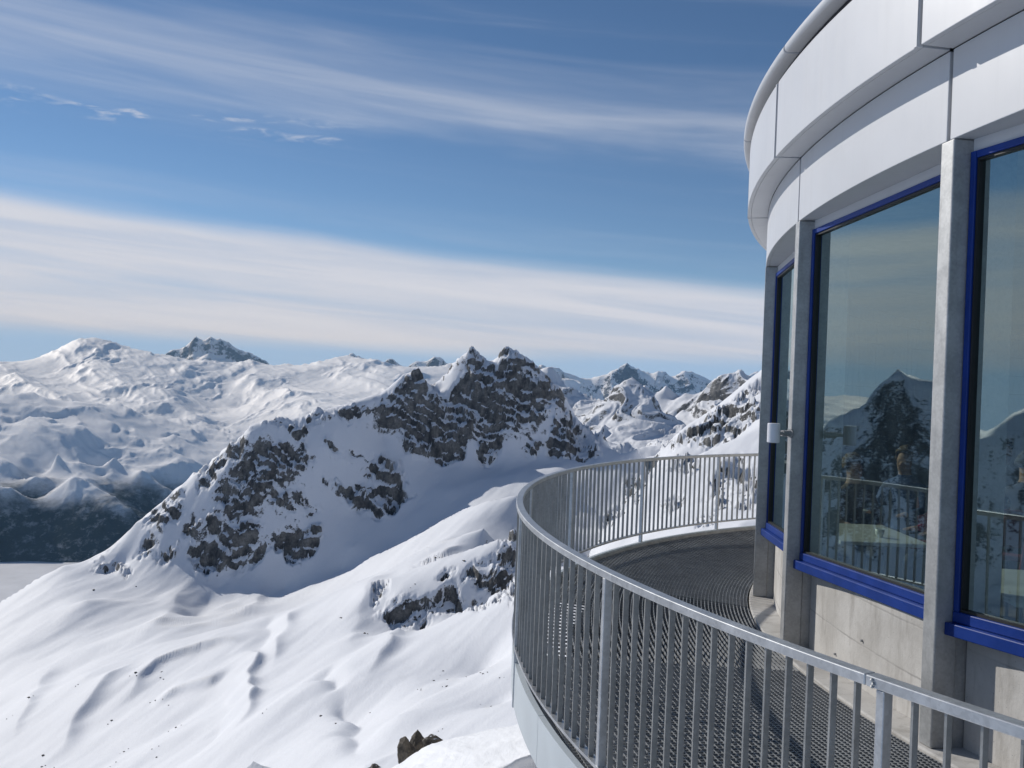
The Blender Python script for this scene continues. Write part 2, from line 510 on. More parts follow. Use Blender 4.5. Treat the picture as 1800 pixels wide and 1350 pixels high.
ROCKS = """
722,643 756,649 758,677 747,704 742,738 725,763 686,764 664,743 678,721 700,704 706,679 714,663
658,718 678,696 703,679 708,688 689,713 667,727
817,610 836,610 867,635 867,652 856,679 853,710 833,754 817,779 811,799 792,811 753,804 742,791 728,779 739,760 772,724 794,688 811,666 817,643
772,657 789,638 811,621 817,629 794,646 775,671
858,671 872,643 900,643 900,738 883,749 856,766 842,766 844,732 856,716
850,782 867,760 886,771 872,782 858,816 850,810
442,741 478,735 494,743 503,760 492,754 456,752
400,760 425,754 428,777 417,799 400,804
414,832 433,796 447,771 464,791 472,802 492,785 511,799 525,785 544,804 547,818 522,838 511,827 503,843 483,843 472,827 442,827
422,849 450,838 481,843 483,860 461,877 436,871
400,846 417,860 450,877 450,891 422,900 400,900
469,891 492,874 506,885 503,900 472,900
531,749 556,721 569,724 572,754 558,738 547,741
592,727 600,727 600,738 589,735
567,788 581,785 600,799 594,807 572,796
606,788 631,791 644,804 672,807 689,827 706,841 703,857 678,854 664,835 633,832 647,818 642,804
592,860 611,846 639,846 664,863 658,874 700,885 700,893 656,900 622,888 606,874 594,868
697,821 722,835 722,849 706,838
508,868 522,868 522,879 511,879
564,854 581,857 581,863 564,863
867,632 886,610 906,610 922,629 942,641 953,654 944,660 917,652 894,652 875,638
872,688 897,652 922,663 944,666 961,660 981,679 994,702 994,710 975,710 961,727 939,741 922,752 906,766 892,754 881,727 875,704
917,793 936,777 961,766 967,788 972,802 994,802 1028,804 1050,802 1044,779 1028,752 1011,738 1000,716 981,716 989,738 978,754 983,771 958,774 928,804
1022,741 1044,749 1067,754 1072,771 1050,779 1033,766
1183,782 1208,757 1239,738 1267,716 1289,699 1322,674 1339,660 1339,682 1317,704 1300,727 1283,738 1267,754 1261,782 1239,782 1219,779 1183,789
1275,771 1300,741 1322,727 1336,718 1333,738 1311,754 1289,774
1250,838 1267,827 1283,866 1261,871
1294,827 1331,821 1333,838 1308,843
1094,874 1128,863 1131,879 1100,888
1178,810 1200,804 1194,827 1181,824
1300,874 1319,868 1322,893 1294,893
244,967 264,950 278,961 272,978 250,978
281,983 294,964 306,978 294,989
328,978 347,958 367,953 394,967 411,981 428,983 408,992 397,1003 356,1000 342,983
383,939 411,917 439,922 453,944 444,964 428,972 406,964
428,992 444,978 464,972 458,989 439,997
253,914 267,897 289,894 314,906 311,919 278,925 258,925
306,867 322,861 322,875 306,881
322,931 347,925 350,911 347,939 328,956 311,944
358,922 361,894 375,903 389,917 383,933 367,936
372,861 394,856 433,864 450,878 433,894 400,897 378,881
417,850 433,839 472,842 483,856 469,875 447,869 433,856
411,822 433,800 500,800 500,842 483,839 456,825 428,831
358,817 394,800 411,800 389,817 361,831 333,842
347,844 369,833 367,850 350,856
169,1000 181,992 206,989 228,994 231,1006 194,1003
194,956 208,950 208,961
172,972 181,978 172,983
469,886 494,875 500,897 478,897
478,956 500,947 500,983 489,978
289,878 303,872 306,886 292,889
467,964 492,947 517,942 539,931 558,936 569,950 553,972 531,986 500,986 486,972
469,889 497,875 508,889 519,903 500,900 478,894
508,872 525,867 531,881 547,897 561,906 558,911 536,897 517,881
450,850 483,850 481,864 458,881 450,881
592,858 606,853 611,864 597,869
622,867 656,856 689,861 706,856 728,869 706,878 697,892 686,908 669,915 650,903 678,886 686,875 656,883 644,892 628,889
661,1033 672,1033 669,1056 658,1078 656,1067
675,1067 694,1056 711,1044 725,1044 728,1064 744,1061 750,1072 739,1089 717,1100 697,1108 664,1094 667,1083 686,1083 689,1072
747,1056 769,1042 794,1025 803,1044 808,1067 789,1075 767,1072
811,1006 839,986 875,978 906,986 903,1072 886,1050 864,1042 839,1028 850,1011 822,1006
872,975 883,950 906,919 906,983 889,983
806,1061 817,1044 825,1069 817,1081 808,1078
836,1053 847,1056 853,1075 839,1072
767,1017 783,1000 792,1003 781,1019
858,1064 881,1044 878,1069
736,1106 742,1089 750,1081 744,1106
1195,815 1215,800 1235,812 1225,835 1200,832
1255,830 1275,812 1300,800 1318,806 1305,828 1270,845
1100,842 1130,828 1150,838 1140,858 1110,862
1245,870 1262,850 1285,862 1280,890 1255,895
1300,862 1322,842 1334,850 1330,885 1308,888
1165,880 1190,868 1200,885 1180,900
1060,905 1085,890 1100,905 1080,925
1225,905 1250,900 1262,915 1235,925
1150,770 1175,760 1190,770 1172,785 1152,785
1275,735 1300,715 1325,705 1335,720 1310,745 1285,755
757,700 775,690 790,700 775,735 745,770 730,790 715,770 740,735
700,775 735,770 760,790 790,815 760,812 720,795
985,700 1000,720 1012,735 1030,750 1045,775 1040,800 1015,790 1000,760 985,730
560,735 600,715 640,708 650,716 615,728 585,745
850,640 868,645 880,660 875,700 860,720 845,690
640,800 690,830 715,850 700,862 660,845
480,745 520,745 545,760 530,775 495,762
"""
polys_px = [[tuple(float(a) for a in q.split(',')) for q in l.split()] for l in ROCKS.strip().splitlines()]
_flat = np.array([p for l in polys_px for p in l])
_h = hits(near_base, _flat, 250, 2000)
_pull = np.zeros(len(_flat), bool)
for _i in range(10):                      # outlines that touch the skyline are pulled back onto the near side
    _m = _h[:, 1] > 1275
    if not _m.any(): break
    _flat[_m, 1] += 4.0
    _h[_m] = hits(near_base, _flat[_m], 250, 2000)
    _pull[_m] = True
_h[_pull] *= (1 + 22.0 / np.hypot(_h[_pull, 0], _h[_pull, 1]))[:, None]      # and then carried over the crest
rock_polys, _k = [], 0
for l in polys_px:
    q = _h[_k:_k + len(l)]; _k += len(l)
    if q[:, 1].max() < 1400: rock_polys.append(q)

# snow crests, drifts and runnels on the sunny slope: path, height, width on each side
CREST = [([(442, 1138), (445, 1175), (436, 1228), (428, 1272), (411, 1300)], 6.5, 16, 4),
         ([(441, 1122), (347, 1147), (278, 1172), (236, 1205), (205, 1245)], 5.0, 14, 5),
         ([(395, 1195), (320, 1217), (268, 1233)], 5.0, 14, 4),
         ([(398, 1200), (402, 1240), (372, 1280), (340, 1345)], -5.0, 14, 7),
         ([(233, 1170), (180, 1222), (120, 1288), (80, 1345)], 4.5, 18, 6),
         ([(92, 1170), (55, 1230), (17, 1320)], 4.0, 16, 6),
         ([(603, 1205), (621, 1240), (636, 1276), (643, 1340)], -6.0, 5, 18),
         ([(695, 1108), (682, 1148), (640, 1192), (600, 1215)], 5.0, 14, 5),
         ([(480, 1085), (470, 1120), (455, 1170)], -5.0, 8, 8),
         ([(575, 1175), (578, 1200), (574, 1225)], -4.0, 5, 5),
         ([(520, 1075), (490, 1120), (480, 1180)], 4.0, 14, 6),
         ([(320, 1000), (318, 1040), (300, 1080), (250, 1130)], 6.0, 20, 14),
         ([(450, 1020), (455, 1050), (420, 1090)], 6.0, 22, 10),
         ([(380, 1030), (355, 1062), (330, 1090)], -6.0, 14, 18),
         ([(820, 955), (760, 985), (700, 1010)], 3.5, 14, 4),
         ([(660, 1010), (640, 1060), (620, 1120), (600, 1170)], 5.0, 22, 10)]
_flat = [p for c in CREST for p in c[0]]
_h = hits(near_base, _flat, 150, 2000)
crests, _k = [], 0
for c in CREST:
    crests.append((_h[_k:_k + len(c[0])], *c[1:])); _k += len(c[0])


_rp = np.array([at(*p)[:2] for p in ridge1 + ridge2])
ridge_xy = np.concatenate([_rp + (np.roll(_rp, -1, 0) - _rp) * f for f in (0, .5)])[:-1]


def near_detail(x, y, h):
    # fractal edges for the rock areas
    r = np.hypot(x, y); js = np.clip(r / 1100, 0.25, 1.2)
    wx = x + 6.5 * js * fbm(x / (24 * js), y / (24 * js), 4, 0.6, 3); wy = y + 6.5 * js * fbm(x / (24 * js) + 50, y / (24 * js), 4, 0.6, 4)
    rock = np.zeros(len(x))
    soft = np.zeros(len(x))
    for p in rock_polys:
        rock[in_poly(wx, wy, p)] = 1.0
    for ox, oy in ((5, 0), (-5, 0), (0, 5), (0, -5), (2, 2), (-2, -2)):
        mk = np.zeros(len(x), bool)
        for p in rock_polys:
            mk |= in_poly(wx + ox * js, wy + oy * js, p)
        soft += mk / 7.0
    soft += rock / 7.0
    halo = np.zeros(len(x))
    for ox, oy in ((13, 0), (-13, 0), (0, 13), (0, -13), (9, 9), (-9, -9), (-9, 9), (9, -9)):
        mk = np.zeros(len(x), bool)
        for p in rock_polys:
            mk |= in_poly(wx + ox * js, wy + oy * js, p)
        halo += mk / 8.0
    # relief of the rock: buttresses and gullies
    rg = ridged(x / 62, y / 62, 6, 0.52, 21)
    far = np.clip((r - 520) / 500, 0, 1)
    # a softer copy of the rock mask gives the cliffs their mass
    amp_r = 5.0 + 11.0 * far
    dr = np.full(len(x), 1e9)
    for q in ridge_xy:
        dr = np.minimum(dr, (x - q[0]) ** 2 + (y - q[1]) ** 2)
    edge = 1 - np.exp(-dr / 22.0 ** 2)
    z = h + soft * (rg - 1.1) * amp_r * edge + soft * fbm(x / 9, y / 9, 4, 0.6, 31) * (1.2 + 1.8 * far) * (0.35 + 0.65 * edge)
    z += soft * (1 - edge) * (np.abs(perlin(x / 17, y / 17, 58)) * 11 + np.abs(perlin(x / 7, y / 7, 59)) * 5 - 3.0)
    # tilted strata: cliffs and ledges
    for per, am, sd, tx in ((13.0, 0.62, 51, 0.45), (5.3, 0.5, 52, -0.7)):
        q = (z + tx * x + 0.12 * y + 16.0 * fbm(x / 55, y / 55, 4, 0.55, sd)) / per
        fr = q - np.floor(q)
        st = np.clip((fr - 0.45) / 0.4, 0, 1); st = st * st * (3 - 2 * st)
        z += soft * per * am * (st - fr) * (0.35 + 0.65 * edge)
    # broad relief of the snow, smooth, drawn out down the slope
    ca, sa = math.cos(R_(62)), math.sin(R_(62))
    xr, yr = x * ca + y * sa, -x * sa + y * ca
    sn = fbm(xr / 190, yr / 62, 4, 0.45, 41)
    fade = np.clip((r - 40) / 250, 0, 1)
    z += (1 - soft) * sn * 2.6 * fade + fbm(x / 120, y / 120, 3, 0.5, 44) * 2.6 * fade
    z += (1 - soft) * fade * fbm(xr / 40, yr / 14, 3, 0.5, 47) * 0.22
    for path, hh, wl, wr in crests:
        best = np.full(len(x), 1e9); sgn = np.zeros(len(x)); along = np.zeros(len(x))
        L = np.concatenate([[0], np.cumsum(np.hypot(*np.diff(path, axis=0).T))])
        near_ = (x > path[:, 0].min() - 90) & (x < path[:, 0].max() + 90) & (y > path[:, 1].min() - 90) & (y < path[:, 1].max() + 90)
        idx = np.nonzero(near_)[0]
        xs = x[idx] + 5 * perlin(x[idx] / 30, y[idx] / 30, 5); ys = y[idx] + 5 * perlin(x[idx] / 30, y[idx] / 30, 6)
        b = np.full(len(idx), 1e9); s_ = np.zeros(len(idx)); al = np.zeros(len(idx))
        for i in range(len(path) - 1):
            a0, a1 = path[i], path[i + 1]; d = a1 - a0; l = np.hypot(*d) + 1e-9; d = d / l
            tt = np.clip((xs - a0[0]) * d[0] + (ys - a0[1]) * d[1], 0, l)
            dx, dy = xs - a0[0] - tt * d[0], ys - a0[1] - tt * d[1]; dd = np.hypot(dx, dy)
            u = dd < b
            b[u] = dd[u]; s_[u] = np.sign(d[0] * dy - d[1] * dx)[u]; al[u] = (L[i] + tt)[u]
        wdt = np.where(s_ > 0, wr, wl)      # left / right of the walking direction
        endf = np.clip(al / (0.25 * L[-1]), 0, 1) * np.clip((L[-1] - al) / (0.35 * L[-1]), 0, 1)
        endf = endf * endf * (3 - 2 * endf)
        z[idx] += hh * np.exp(-(b / wdt) ** 1.5) * endf
    # crumbly rock edges near the skyline
    return z, np.maximum(rock, 0.5 * np.minimum(1, halo * 1.6))


def near_grid():
    a = [np.linspace(-95, -31, 90, endpoint=False), np.linspace(-31, -29, 16, endpoint=False), np.linspace(-29, 16, 760, endpoint=False), np.linspace(16, 55, 60)]
    return np.concatenate(a)


mountain = polar_mesh('snow_mountain', near_base, near_detail, near_grid(), 16.0, 2100.0, 740, M_near, mcoarse=380)
_sg = np.linspace(-19, 19, 48); _GX, _GY = np.meshgrid(_sg, _sg, indexing='ij')
_GZ = near_base(_GX, _GY) - 0.6 + 0.25 * fbm(_GX / 3, _GY / 3, 4, 0.5, 99)
_id = np.arange(48 * 48).reshape(48, 48)
_me = bpy.data.meshes.new('summit_ground')
_me.from_pydata([tuple(p) for p in np.stack([_GX, _GY, _GZ], -1).reshape(-1, 3)], [], [tuple(int(k) for k in q) for q in np.stack([_id[:-1, :-1], _id[1:, :-1], _id[1:, 1:], _id[:-1, 1:]], -1).reshape(-1, 4)])
tag(link('summit_ground', _me, M_near), 'snowy summit ground under the restaurant', None, kind='structure')
tag(mountain, 'snow slopes and twin dark rock peaks beyond the balcony', None, kind='structure')

# ------------------------------------------------------------------ mountains to the right, a few kilometres off
m_r1 = pts3('900,720,3700 1000,752,3650 1030,735,3600 1050,716,3580 1080,690,3550 1097,676,3540 1110,668,3530 1122,676,3520 1135,692,3500 1150,704,3470 1165,716,3450 1190,738,3400 1220,755,3350')
m_r2 = pts3('935,660,5200 958,645,5200 970,642,5200 985,662,5150 1000,680,5100 1030,700,5000')
m_r3 = pts3('1120,690,4700 1150,680,4600 1172,668,4550 1185,692,4500 1205,680,4450 1230,690,4400 1250,672,4350 1268,662,4300 1285,657,4300 1305,656,4300 1340,664,4300 1420,640,4300 1560,600,4300')
m_b = pts3('1060,760,3200 1110,770,3100 1160,790,2900 1000,790,3300 1200,760,3300 1230,735,3600 1260,720,3700 1300,700,3900 1340,720,3500 1330,760,2800 1250,770,2700 1180,800,2500 950,780,3500 1060,720,4300 1000,740,4200 1200,715,3900 1400,720,3500 1600,700,3500')
mid_base = RBF(ridge_pts(m_r1, ((200, -110), (700, -330))) + ridge_pts(m_r2, ((300, -170), (900, -420))) + ridge_pts(m_r3, ((300, -150), (900, -420))) + [at(*p) for p in m_b], 1500.0)


def mid_detail(x, y, h):
    rg = ridged(x / 260 + 0.4 * fbm(x / 200, y / 200, 2, 0.5, 66), y / 700, 7, 0.52, 61)
    z = h + (rg - 1.0) * 34 + fbm(x / 60, y / 60, 4, 0.55, 64) * 3.5
    return z, np.clip((rg - 0.9) * 0.5, -0.2, 0.3)


mid = polar_mesh('snow_mountain', mid_base, mid_detail, np.linspace(-2, 24, 420), 2300, 6300, 330, M_mid)
tag(mid, 'sunlit pyramid peak and snowfields beyond the right-hand ridge', None, kind='structure')

# ------------------------------------------------------------------ the deep valley on the left: lake, forest slopes, snowy plateau
v_r1 = pts3('-400,800,7800 -200,830,7900 -60,850,8000 0,846,8000 20,850,8000 38,880,7950 60,880,8000 90,862,8200 115,850,8250 135,843,8300 150,848,8250 170,858,8200 200,875,8100 230,892,8000 262,935,7850')
v_r2 = pts3('180,835,9000 195,828,9000 225,832,9000 245,830,9000 290,862,8900 330,880,8800')
v_b = pts3('''-300,690,11200 -100,690,11200 0,700,11000 50,690,11000 100,700,11000 150,703,11000 200,722,10800 250,752,10500 290,773,10300 320,788,10200 380,800,10200 450,800,10300
-200,745,9800 0,760,9700 60,755,9700 100,750,9800 150,758,9700 100,800,9000 200,800,9200 250,830,9000 0,825,8700 60,838,8500 -200,810,8800 300,815,9400 105,725,10400 30,730,10300 200,765,9900 250,790,9700''')
v_low = [(-9000, 5000, -1540), (-6500, 6600, -1540), (-4500, 6000, -1540), (-4100, 7330, -1515), (-3600, 7430, -1515), (-3200, 7500, -1512), (-2700, 7650, -1490), (-2200, 7750, -1450), (-5200, 7150, -1515), (-3000, 6000, -1540), (-1500, 6500, -1540), (-1000, 8200, -1480),
         (-3500, 5000, -1540), (-2000, 4500, -1400), (-600, 5000, -1400), (-3700, 7750, -1330), (-6500, 11800, -700), (-3000, 12500, -900), (-1500, 12500, -1100), (-1700, 9300, -1250), (-8000, 9000, -500), (-9500, 8000, -600), (-12000, 6000, -700), (0, 9000, -1200)]
val_base = RBF(ridge_pts(v_r1, ((300, -60), (800, 60))) + ridge_pts(v_r2, ((300, -30),)) + [at(*p) for p in v_b] + v_low, 4000.0)


def val_detail(x, y, h):
    up = np.clip((h + 1480) / 250, 0, 1) * (0.5 + 0.5 * np.clip((h + 1150) / 450, 0, 1))
    ax, ay = (0.75 * x - 0.66 * y), (0.66 * x + 0.75 * y)
    rg = ridged(ax / 2300 + 0.3 * fbm(x / 900, y / 900, 3, 0.5, 77), ay / 900, 7, 0.47, 71)
    z = h + up * ((rg - 1.0) * 85 + fbm(x / 330, y / 330, 5, 0.5, 75) * 8)
    return z, np.zeros(len(x))


val = polar_mesh('valley_hills', val_base, val_detail, np.concatenate([np.linspace(-95, -33, 110, endpoint=False), np.linspace(-33, -5, 420)]), 4200, 13500, 330, M_val)
tag(val, 'dark wooded valley sides below a snowy plateau on the left', None, kind='structure')

# ------------------------------------------------------------------ the wide white range behind
w_r = pts3('''-500,600,17500 -300,650,17300 -150,640,17200 -60,655,17000 0,634,17000 30,642,17000 60,636,17000 100,624,17000 140,606,17000 172,597,17000 186,600,17000 205,606,16900 240,620,16800 270,625,16600 290,627,16500
330,640,16500 400,641,16400 450,641,16300 500,637,16200 545,641,16100 575,634,16000 600,630,16000 625,634,16000 650,641,15800 700,636,15600 740,641,15500 790,640,15400 900,655,15000 1000,670,15000''')
w_b = pts3('''300,640,15800 330,655,15400 345,667,15200 385,690,14700 430,712,14200 150,640,15600 150,690,13800 250,660,15000 250,715,13100 350,768,12200 400,740,12900 470,705,13600 550,690,13600 550,720,12800 650,700,13000 480,660,15000 600,665,14600 700,680,13800 720,700,13200
60,670,14500 0,680,14000 -200,690,14000 200,690,13900 800,690,13500 350,720,13600 300,690,14000''')
wr_base = RBF(ridge_pts(w_r, ((700, -350), (2500, -1100))) + [at(*p) for p in w_b] + [at(350, 860, 10800), at(0, 900, 10500), at(700, 820, 10500), at(-400, 760, 12500)], 6000.0)


def wr_detail(x, y, h):
    ax, ay = (0.62 * x - 0.78 * y), (0.78 * x + 0.62 * y)
    rg = ridged(ax / 4200 + 0.35 * fbm(x / 1500, y / 1500, 3, 0.5, 87), ay / 1500, 8, 0.52, 81)
    z = h + (rg - 1.0) * 98 + fbm(x / 300, y / 300, 5, 0.55, 85) * 6
    return z, np.clip((rg - 1.1) * 0.25, -0.1, 0.15) - 0.22


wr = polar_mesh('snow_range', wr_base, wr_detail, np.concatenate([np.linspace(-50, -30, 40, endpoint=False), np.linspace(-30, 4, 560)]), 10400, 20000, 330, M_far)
tag(wr, 'broad sunlit snow range on the left horizon', None, kind='structure')

# ------------------------------------------------------------------ farthest blue peaks
f_r = pts3('''-900,560,26000 -600,620,26000 -300,630,26000 -100,640,26000 100,650,26000 220,650,26000 280,632,26000 300,618,26000 316,611,26000 330,606,26000 344,597,26000 365,594,26000 384,597,26000 400,606,26000 420,613,26000 436,622,26000 455,634,26000 485,648,26000
530,650,25000 565,642,25000 590,630,25000 600,634,25000 616,622,25000 640,632,25000 656,640,25000 680,636,24500 690,630,24500 700,640,24500 720,638,24000 740,636,24000 762,634,24000 776,631,24000 790,637,24000 850,660,24000
930,660,20000 950,648,20000 970,643,20000 985,648,20000 1000,652,20000 1015,654,20000 1030,658,20000 1045,661,20000 1060,655,20000 1075,650,20000 1085,651,20000 1100,649,20000 1115,650,20000 1127,654,20000 1140,660,20000 1150,656,20000 1165,652,20000 1175,658,20000 1183,663,20000 1195,656,20000 1208,649,20000 1216,647,20000 1226,652,20000 1240,658,20000 1252,667,20000 1265,664,20000 1280,658,20000 1300,660,20000 1330,662,20000 1400,650,20000 1600,640,20000''')
far_base = RBF(ridge_pts(f_r, ((800, -450), (3000, -1200)), ((330, -400), (1000, -760), (3000, -1500))), 8000.0)


def far_detail(x, y, h):
    rg = ridged(x / 1000, y / 1600, 7, 0.56, 91)
    z = h + (rg - 1.0) * 105 + fbm(x / 420, y / 420, 4, 0.5, 95) * 30
    return z, np.clip((rg - 1.0) * 0.3, -0.1, 0.2) + 0.12


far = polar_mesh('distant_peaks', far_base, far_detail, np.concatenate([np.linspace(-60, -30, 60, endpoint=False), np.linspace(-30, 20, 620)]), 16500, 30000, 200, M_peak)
tag(far, 'row of far blue peaks on the horizon', None, kind='structure')

# ------------------------------------------------------------------ backlit mountains to the left, seen mirrored in the windows
l_pts = []
_ra = np.random.RandomState(3)
for k, a in enumerate(np.arange(-100, -28.3, 1.8)):
    pk = 0 + 40 * math.sin(a * 0.31) + 45 * math.sin(a * 0.83 + 1) + 45 * math.sin(a * 2.1)
    pk = -650 + (650 + pk) * min(1.0, max(0.0, (-28.0 - a) / 5.0)) ** 0.6
    for r, z in ((2600, -700), (2950, -420 + 0.35 * pk), (3150, pk), (3400, pk - 230), (4100, pk - 620)):
        l_pts.append((math.sin(R_(a)) * r, math.cos(R_(a)) * r, z))
left_base = RBF(l_pts, 1500.0)


def left_detail(x, y, h):
    rg = ridged(x / 420, y / 420, 6, 0.55, 121)
    return h + (rg - 1.0) * 60, np.clip((rg - 0.9) * 0.5, -0.1, 0.3)


M_left = terrain_mat('shaded_snow_and_rock', 9.0, bias=0.12, K=1.6, A=1.1)
left = polar_mesh('snow_mountain', left_base, left_detail, np.linspace(-99, -28.4, 240), 2600, 4100, 110, M_left)
tag(left, 'dark backlit rock mountains standing left of the view, mirrored in the windows', None, kind='structure')

# ------------------------------------------------------------------ building materials
def concrete_mat():
    m, t = new_mat('board_marked_concrete')
    g = t.n('ShaderNodeNewGeometry'); P = g.outputs['Position']
    n1 = t.noise(P, 1.6, 6, 0.65); n2 = t.noise(t.mapping(P, (1, 1, 0.25)), 5.0, 6, 0.7); n3 = t.noise(P, 42, 4, 0.6)
    z = t.n('ShaderNodeSeparateXYZ', i_0=P).outputs[2]
    ln = t.m('FRACT', t.m('MULTIPLY', t.m('ADD', z, t.m('MULTIPLY', t.m('SUBTRACT', n2, 0.5), 0.02)), 3.3))
    seam = t.ramp(t.m('ABSOLUTE', t.m('SUBTRACT', ln, 0.5)), 0.0, 0.035, 1.0, 0.0)
    c = t.mix(t.ramp(n1, 0.3, 0.7), (0.405, 0.388, 0.36), (0.555, 0.538, 0.51))
    c = t.mix(t.ramp(n2, 0.48, 0.72, 0, 0.65), c, (0.27, 0.25, 0.225))
    c = t.mix(t.m('MULTIPLY', seam, t.ramp(n1, 0.4, 0.6, 0.1, 0.55)), c, (0.2, 0.19, 0.18))
    pits = t.ramp(t.noise(P, 90, 2), 0.68, 0.74)
    c = t.mix(t.m('MULTIPLY', pits, 0.7), c, (0.12, 0.115, 0.11))
    h = t.m('SUBTRACT', t.m('ADD', n3, t.m('MULTIPLY', n2, 0.6)), t.m('ADD', pits, t.m('MULTIPLY', seam, 0.6)))
    principled(t, c, 0.85, 0, bump(t, h, 0.35, 0.006), 0.2)
    return m


def galv_mat(name, c0, c1, metal=0.55, rough=0.5, sc=70.0):
    m, t = new_mat(name)
    g = t.n('ShaderNodeNewGeometry'); P = g.outputs['Position']
    vo = t.n('ShaderNodeTexVoronoi', i_Vector=P); vo.inputs['Scale'].default_value = sc
    n = t.noise(P, 6.0, 6, 0.65); st = t.noise(t.mapping(P, (1, 1, 0.12)), 16, 4, 0.6)
    f = t.m('ADD', t.m('MULTIPLY', t.n('ShaderNodeSeparateColor', i_0=vo.outputs['Color']).outputs[0], 0.14), t.m('MULTIPLY', n, 0.86))
    c = t.mix(t.ramp(f, 0.25, 0.75), c0, c1)
    c = t.mix(t.ramp(st, 0.55, 0.8, 0, 0.35), c, tuple(x * 0.55 for x in c0))
    r = t.m('ADD', rough - 0.1, t.m('MULTIPLY', n, 0.25))
    principled(t, c, r, metal, bump(t, n, 0.08, 0.002))
    return m


M_conc = concrete_mat()
M_galv = galv_mat('galvanised_steel', (0.31, 0.315, 0.315), (0.46, 0.465, 0.465))
M_grat = galv_mat('galvanised_grating', (0.24, 0.248, 0.255), (0.35, 0.36, 0.37), 0.35, 0.6)
M_rail = galv_mat('galvanised_rail', (0.40, 0.41, 0.42), (0.58, 0.59, 0.60), 0.7, 0.42)
M_bar = galv_mat('galvanised_flat_bar', (0.24, 0.242, 0.235), (0.35, 0.35, 0.34), 0.4, 0.55)
def sheet_mat(name, col):
    m, t = new_mat(name)
    P = t.n('ShaderNodeNewGeometry').outputs['Position']
    n = t.noise(P, 1.1, 4, 0.5); st = t.noise(t.mapping(P, (1, 1, 0.06)), 9.0, 6, 0.65); sp = t.noise(P, 120, 2)
    c = t.mix(t.ramp(n, 0.3, 0.7), tuple(x * 0.96 for x in col), tuple(x * 1.03 for x in col))
    c = t.mix(t.ramp(st, 0.52, 0.78, 0, 0.22), c, tuple(x * 0.72 for x in col))
    c = t.mix(t.ramp(sp, 0.70, 0.76, 0, 0.35), c, tuple(x * 0.6 for x in col))
    r = t.m('ADD', 0.33, t.m('MULTIPLY', st, 0.2))
    principled(t, c, r, 0, bump(t, t.noise(P, 1.7, 2), 0.12, 0.02), 0.4)
    return m


M_white = sheet_mat('white_painted_sheet', (0.53, 0.535, 0.55))
M_skirt = simple_mat('pale_grey_sheet', (0.48, 0.52, 0.54), 0.45, 0.0, 0.06, 2.0)
M_dark = simple_mat('dark_joint_and_shade', (0.009, 0.009, 0.014), 0.6, 0.0, 0.2, 10)  # black of the joints; also stands in for shade under the roof rim
M_blue = simple_mat('blue_painted_aluminium', (0.004, 0.032, 0.205), 0.42, 0.0, 0.14, 5.0, spec=0.35)
M_gask = simple_mat('black_gasket', (0.012, 0.012, 0.012), 0.5)
M_int = simple_mat('interior_plaster', (0.40, 0.38, 0.35), 0.8)
M_floor = simple_mat('dark_floor_tiles', (0.16, 0.13, 0.11), 0.45, 0, 0.2, 3)
M_ceil = simple_mat('dim_ceiling', (0.35, 0.34, 0.32), 0.8)


def glass_mat():
    m, t = new_mat('coated_window_glass')
    gm = t.n('ShaderNodeNewGeometry')
    vd = t.n('ShaderNodeVectorMath', operation='DOT_PRODUCT', i_0=gm.outputs['Normal'], i_1=gm.outputs['Incoming'])
    co = t.m('ABSOLUTE', vd.outputs['Value'])
    fr = t.m('ADD', 0.34, t.m('MULTIPLY', 0.66, t.m('POWER', t.m('SUBTRACT', 1.0, co), 4.0)))
    tr = t.n('ShaderNodeBsdfTransparent', i_Color=(0.78, 0.90, 0.84))
    gl = t.n('ShaderNodeBsdfGlossy', i_Color=(0.68, 0.83, 0.83)); gl.inputs['Roughness'].default_value = 0.015
    g = t.n('ShaderNodeNewGeometry')
    nb = bump(t, t.noise(g.outputs['Position'], 1.1, 1, 0.4), 0.05, 0.03)
    t.set(gl.inputs['Normal'], nb)
    mx = t.n('ShaderNodeMixShader', i_0=t.m('MINIMUM', fr, 0.9), i_1=tr.outputs[0], i_2=gl.outputs[0])
    t.n('ShaderNodeOutputMaterial', i_Surface=mx.outputs[0])
    return m


M_glass = glass_mat()

# ------------------------------------------------------------------ the round restaurant
S = 0.8755                       # metres per unit of the building's plan
BC = (14.568 * S, 8.314 * S)     # centre of the drum
SLOPE = 0.0327                   # the drum's levels fall slightly away from the viewer
RU, ZU, RL, ZL, ZS, ZD = 12.282, 2.428, 12.056, 1.850, -1.246, -2.0
STEP = 12.5
COLS = [202.7, 190.2, 177.7, 165.2, 152.7, 140.2, 127.7]     # bearings of the columns
COLS = [227.7, 215.2] + COLS


def B(r, th, z, t=0.0):
    """radius, bearing in degrees, height, sideways offset -> world"""
    a = R_(th); ca, sa = math.cos(a), math.sin(a)
    x = BC[0] + S * (r * ca - t * sa); y = BC[1] + S * (r * sa + t * ca)
    return (x, y, S * z - SLOPE * y)


def arcbox(mb, r0, r1, z0, z1, t0, t1, n=10, fn=B):
    secs = []
    for i in range(n + 1):
        th = t0 + (t1 - t0) * i / n
        secs.append([fn(r0, th, z0), fn(r1, th, z0), fn(r1, th, z1), fn(r0, th, z1)])
    return mb.strip(secs)


def obox(mb, th, r0, r1, t0, t1, z0, z1, fn=B):
    return mb.hexa([fn(r0, th, z0, t0), fn(r1, th, z0, t0), fn(r1, th, z0, t1), fn(r0, th, z0, t1),
                    fn(r0, th, z1, t0), fn(r1, th, z1, t0), fn(r1, th, z1, t1), fn(r0, th, z1, t1)])


house = empty('round_restaurant', B(0, 0, ZD))
tag(house, 'round summit restaurant with white fascia, grey columns and blue window frames', 'building')

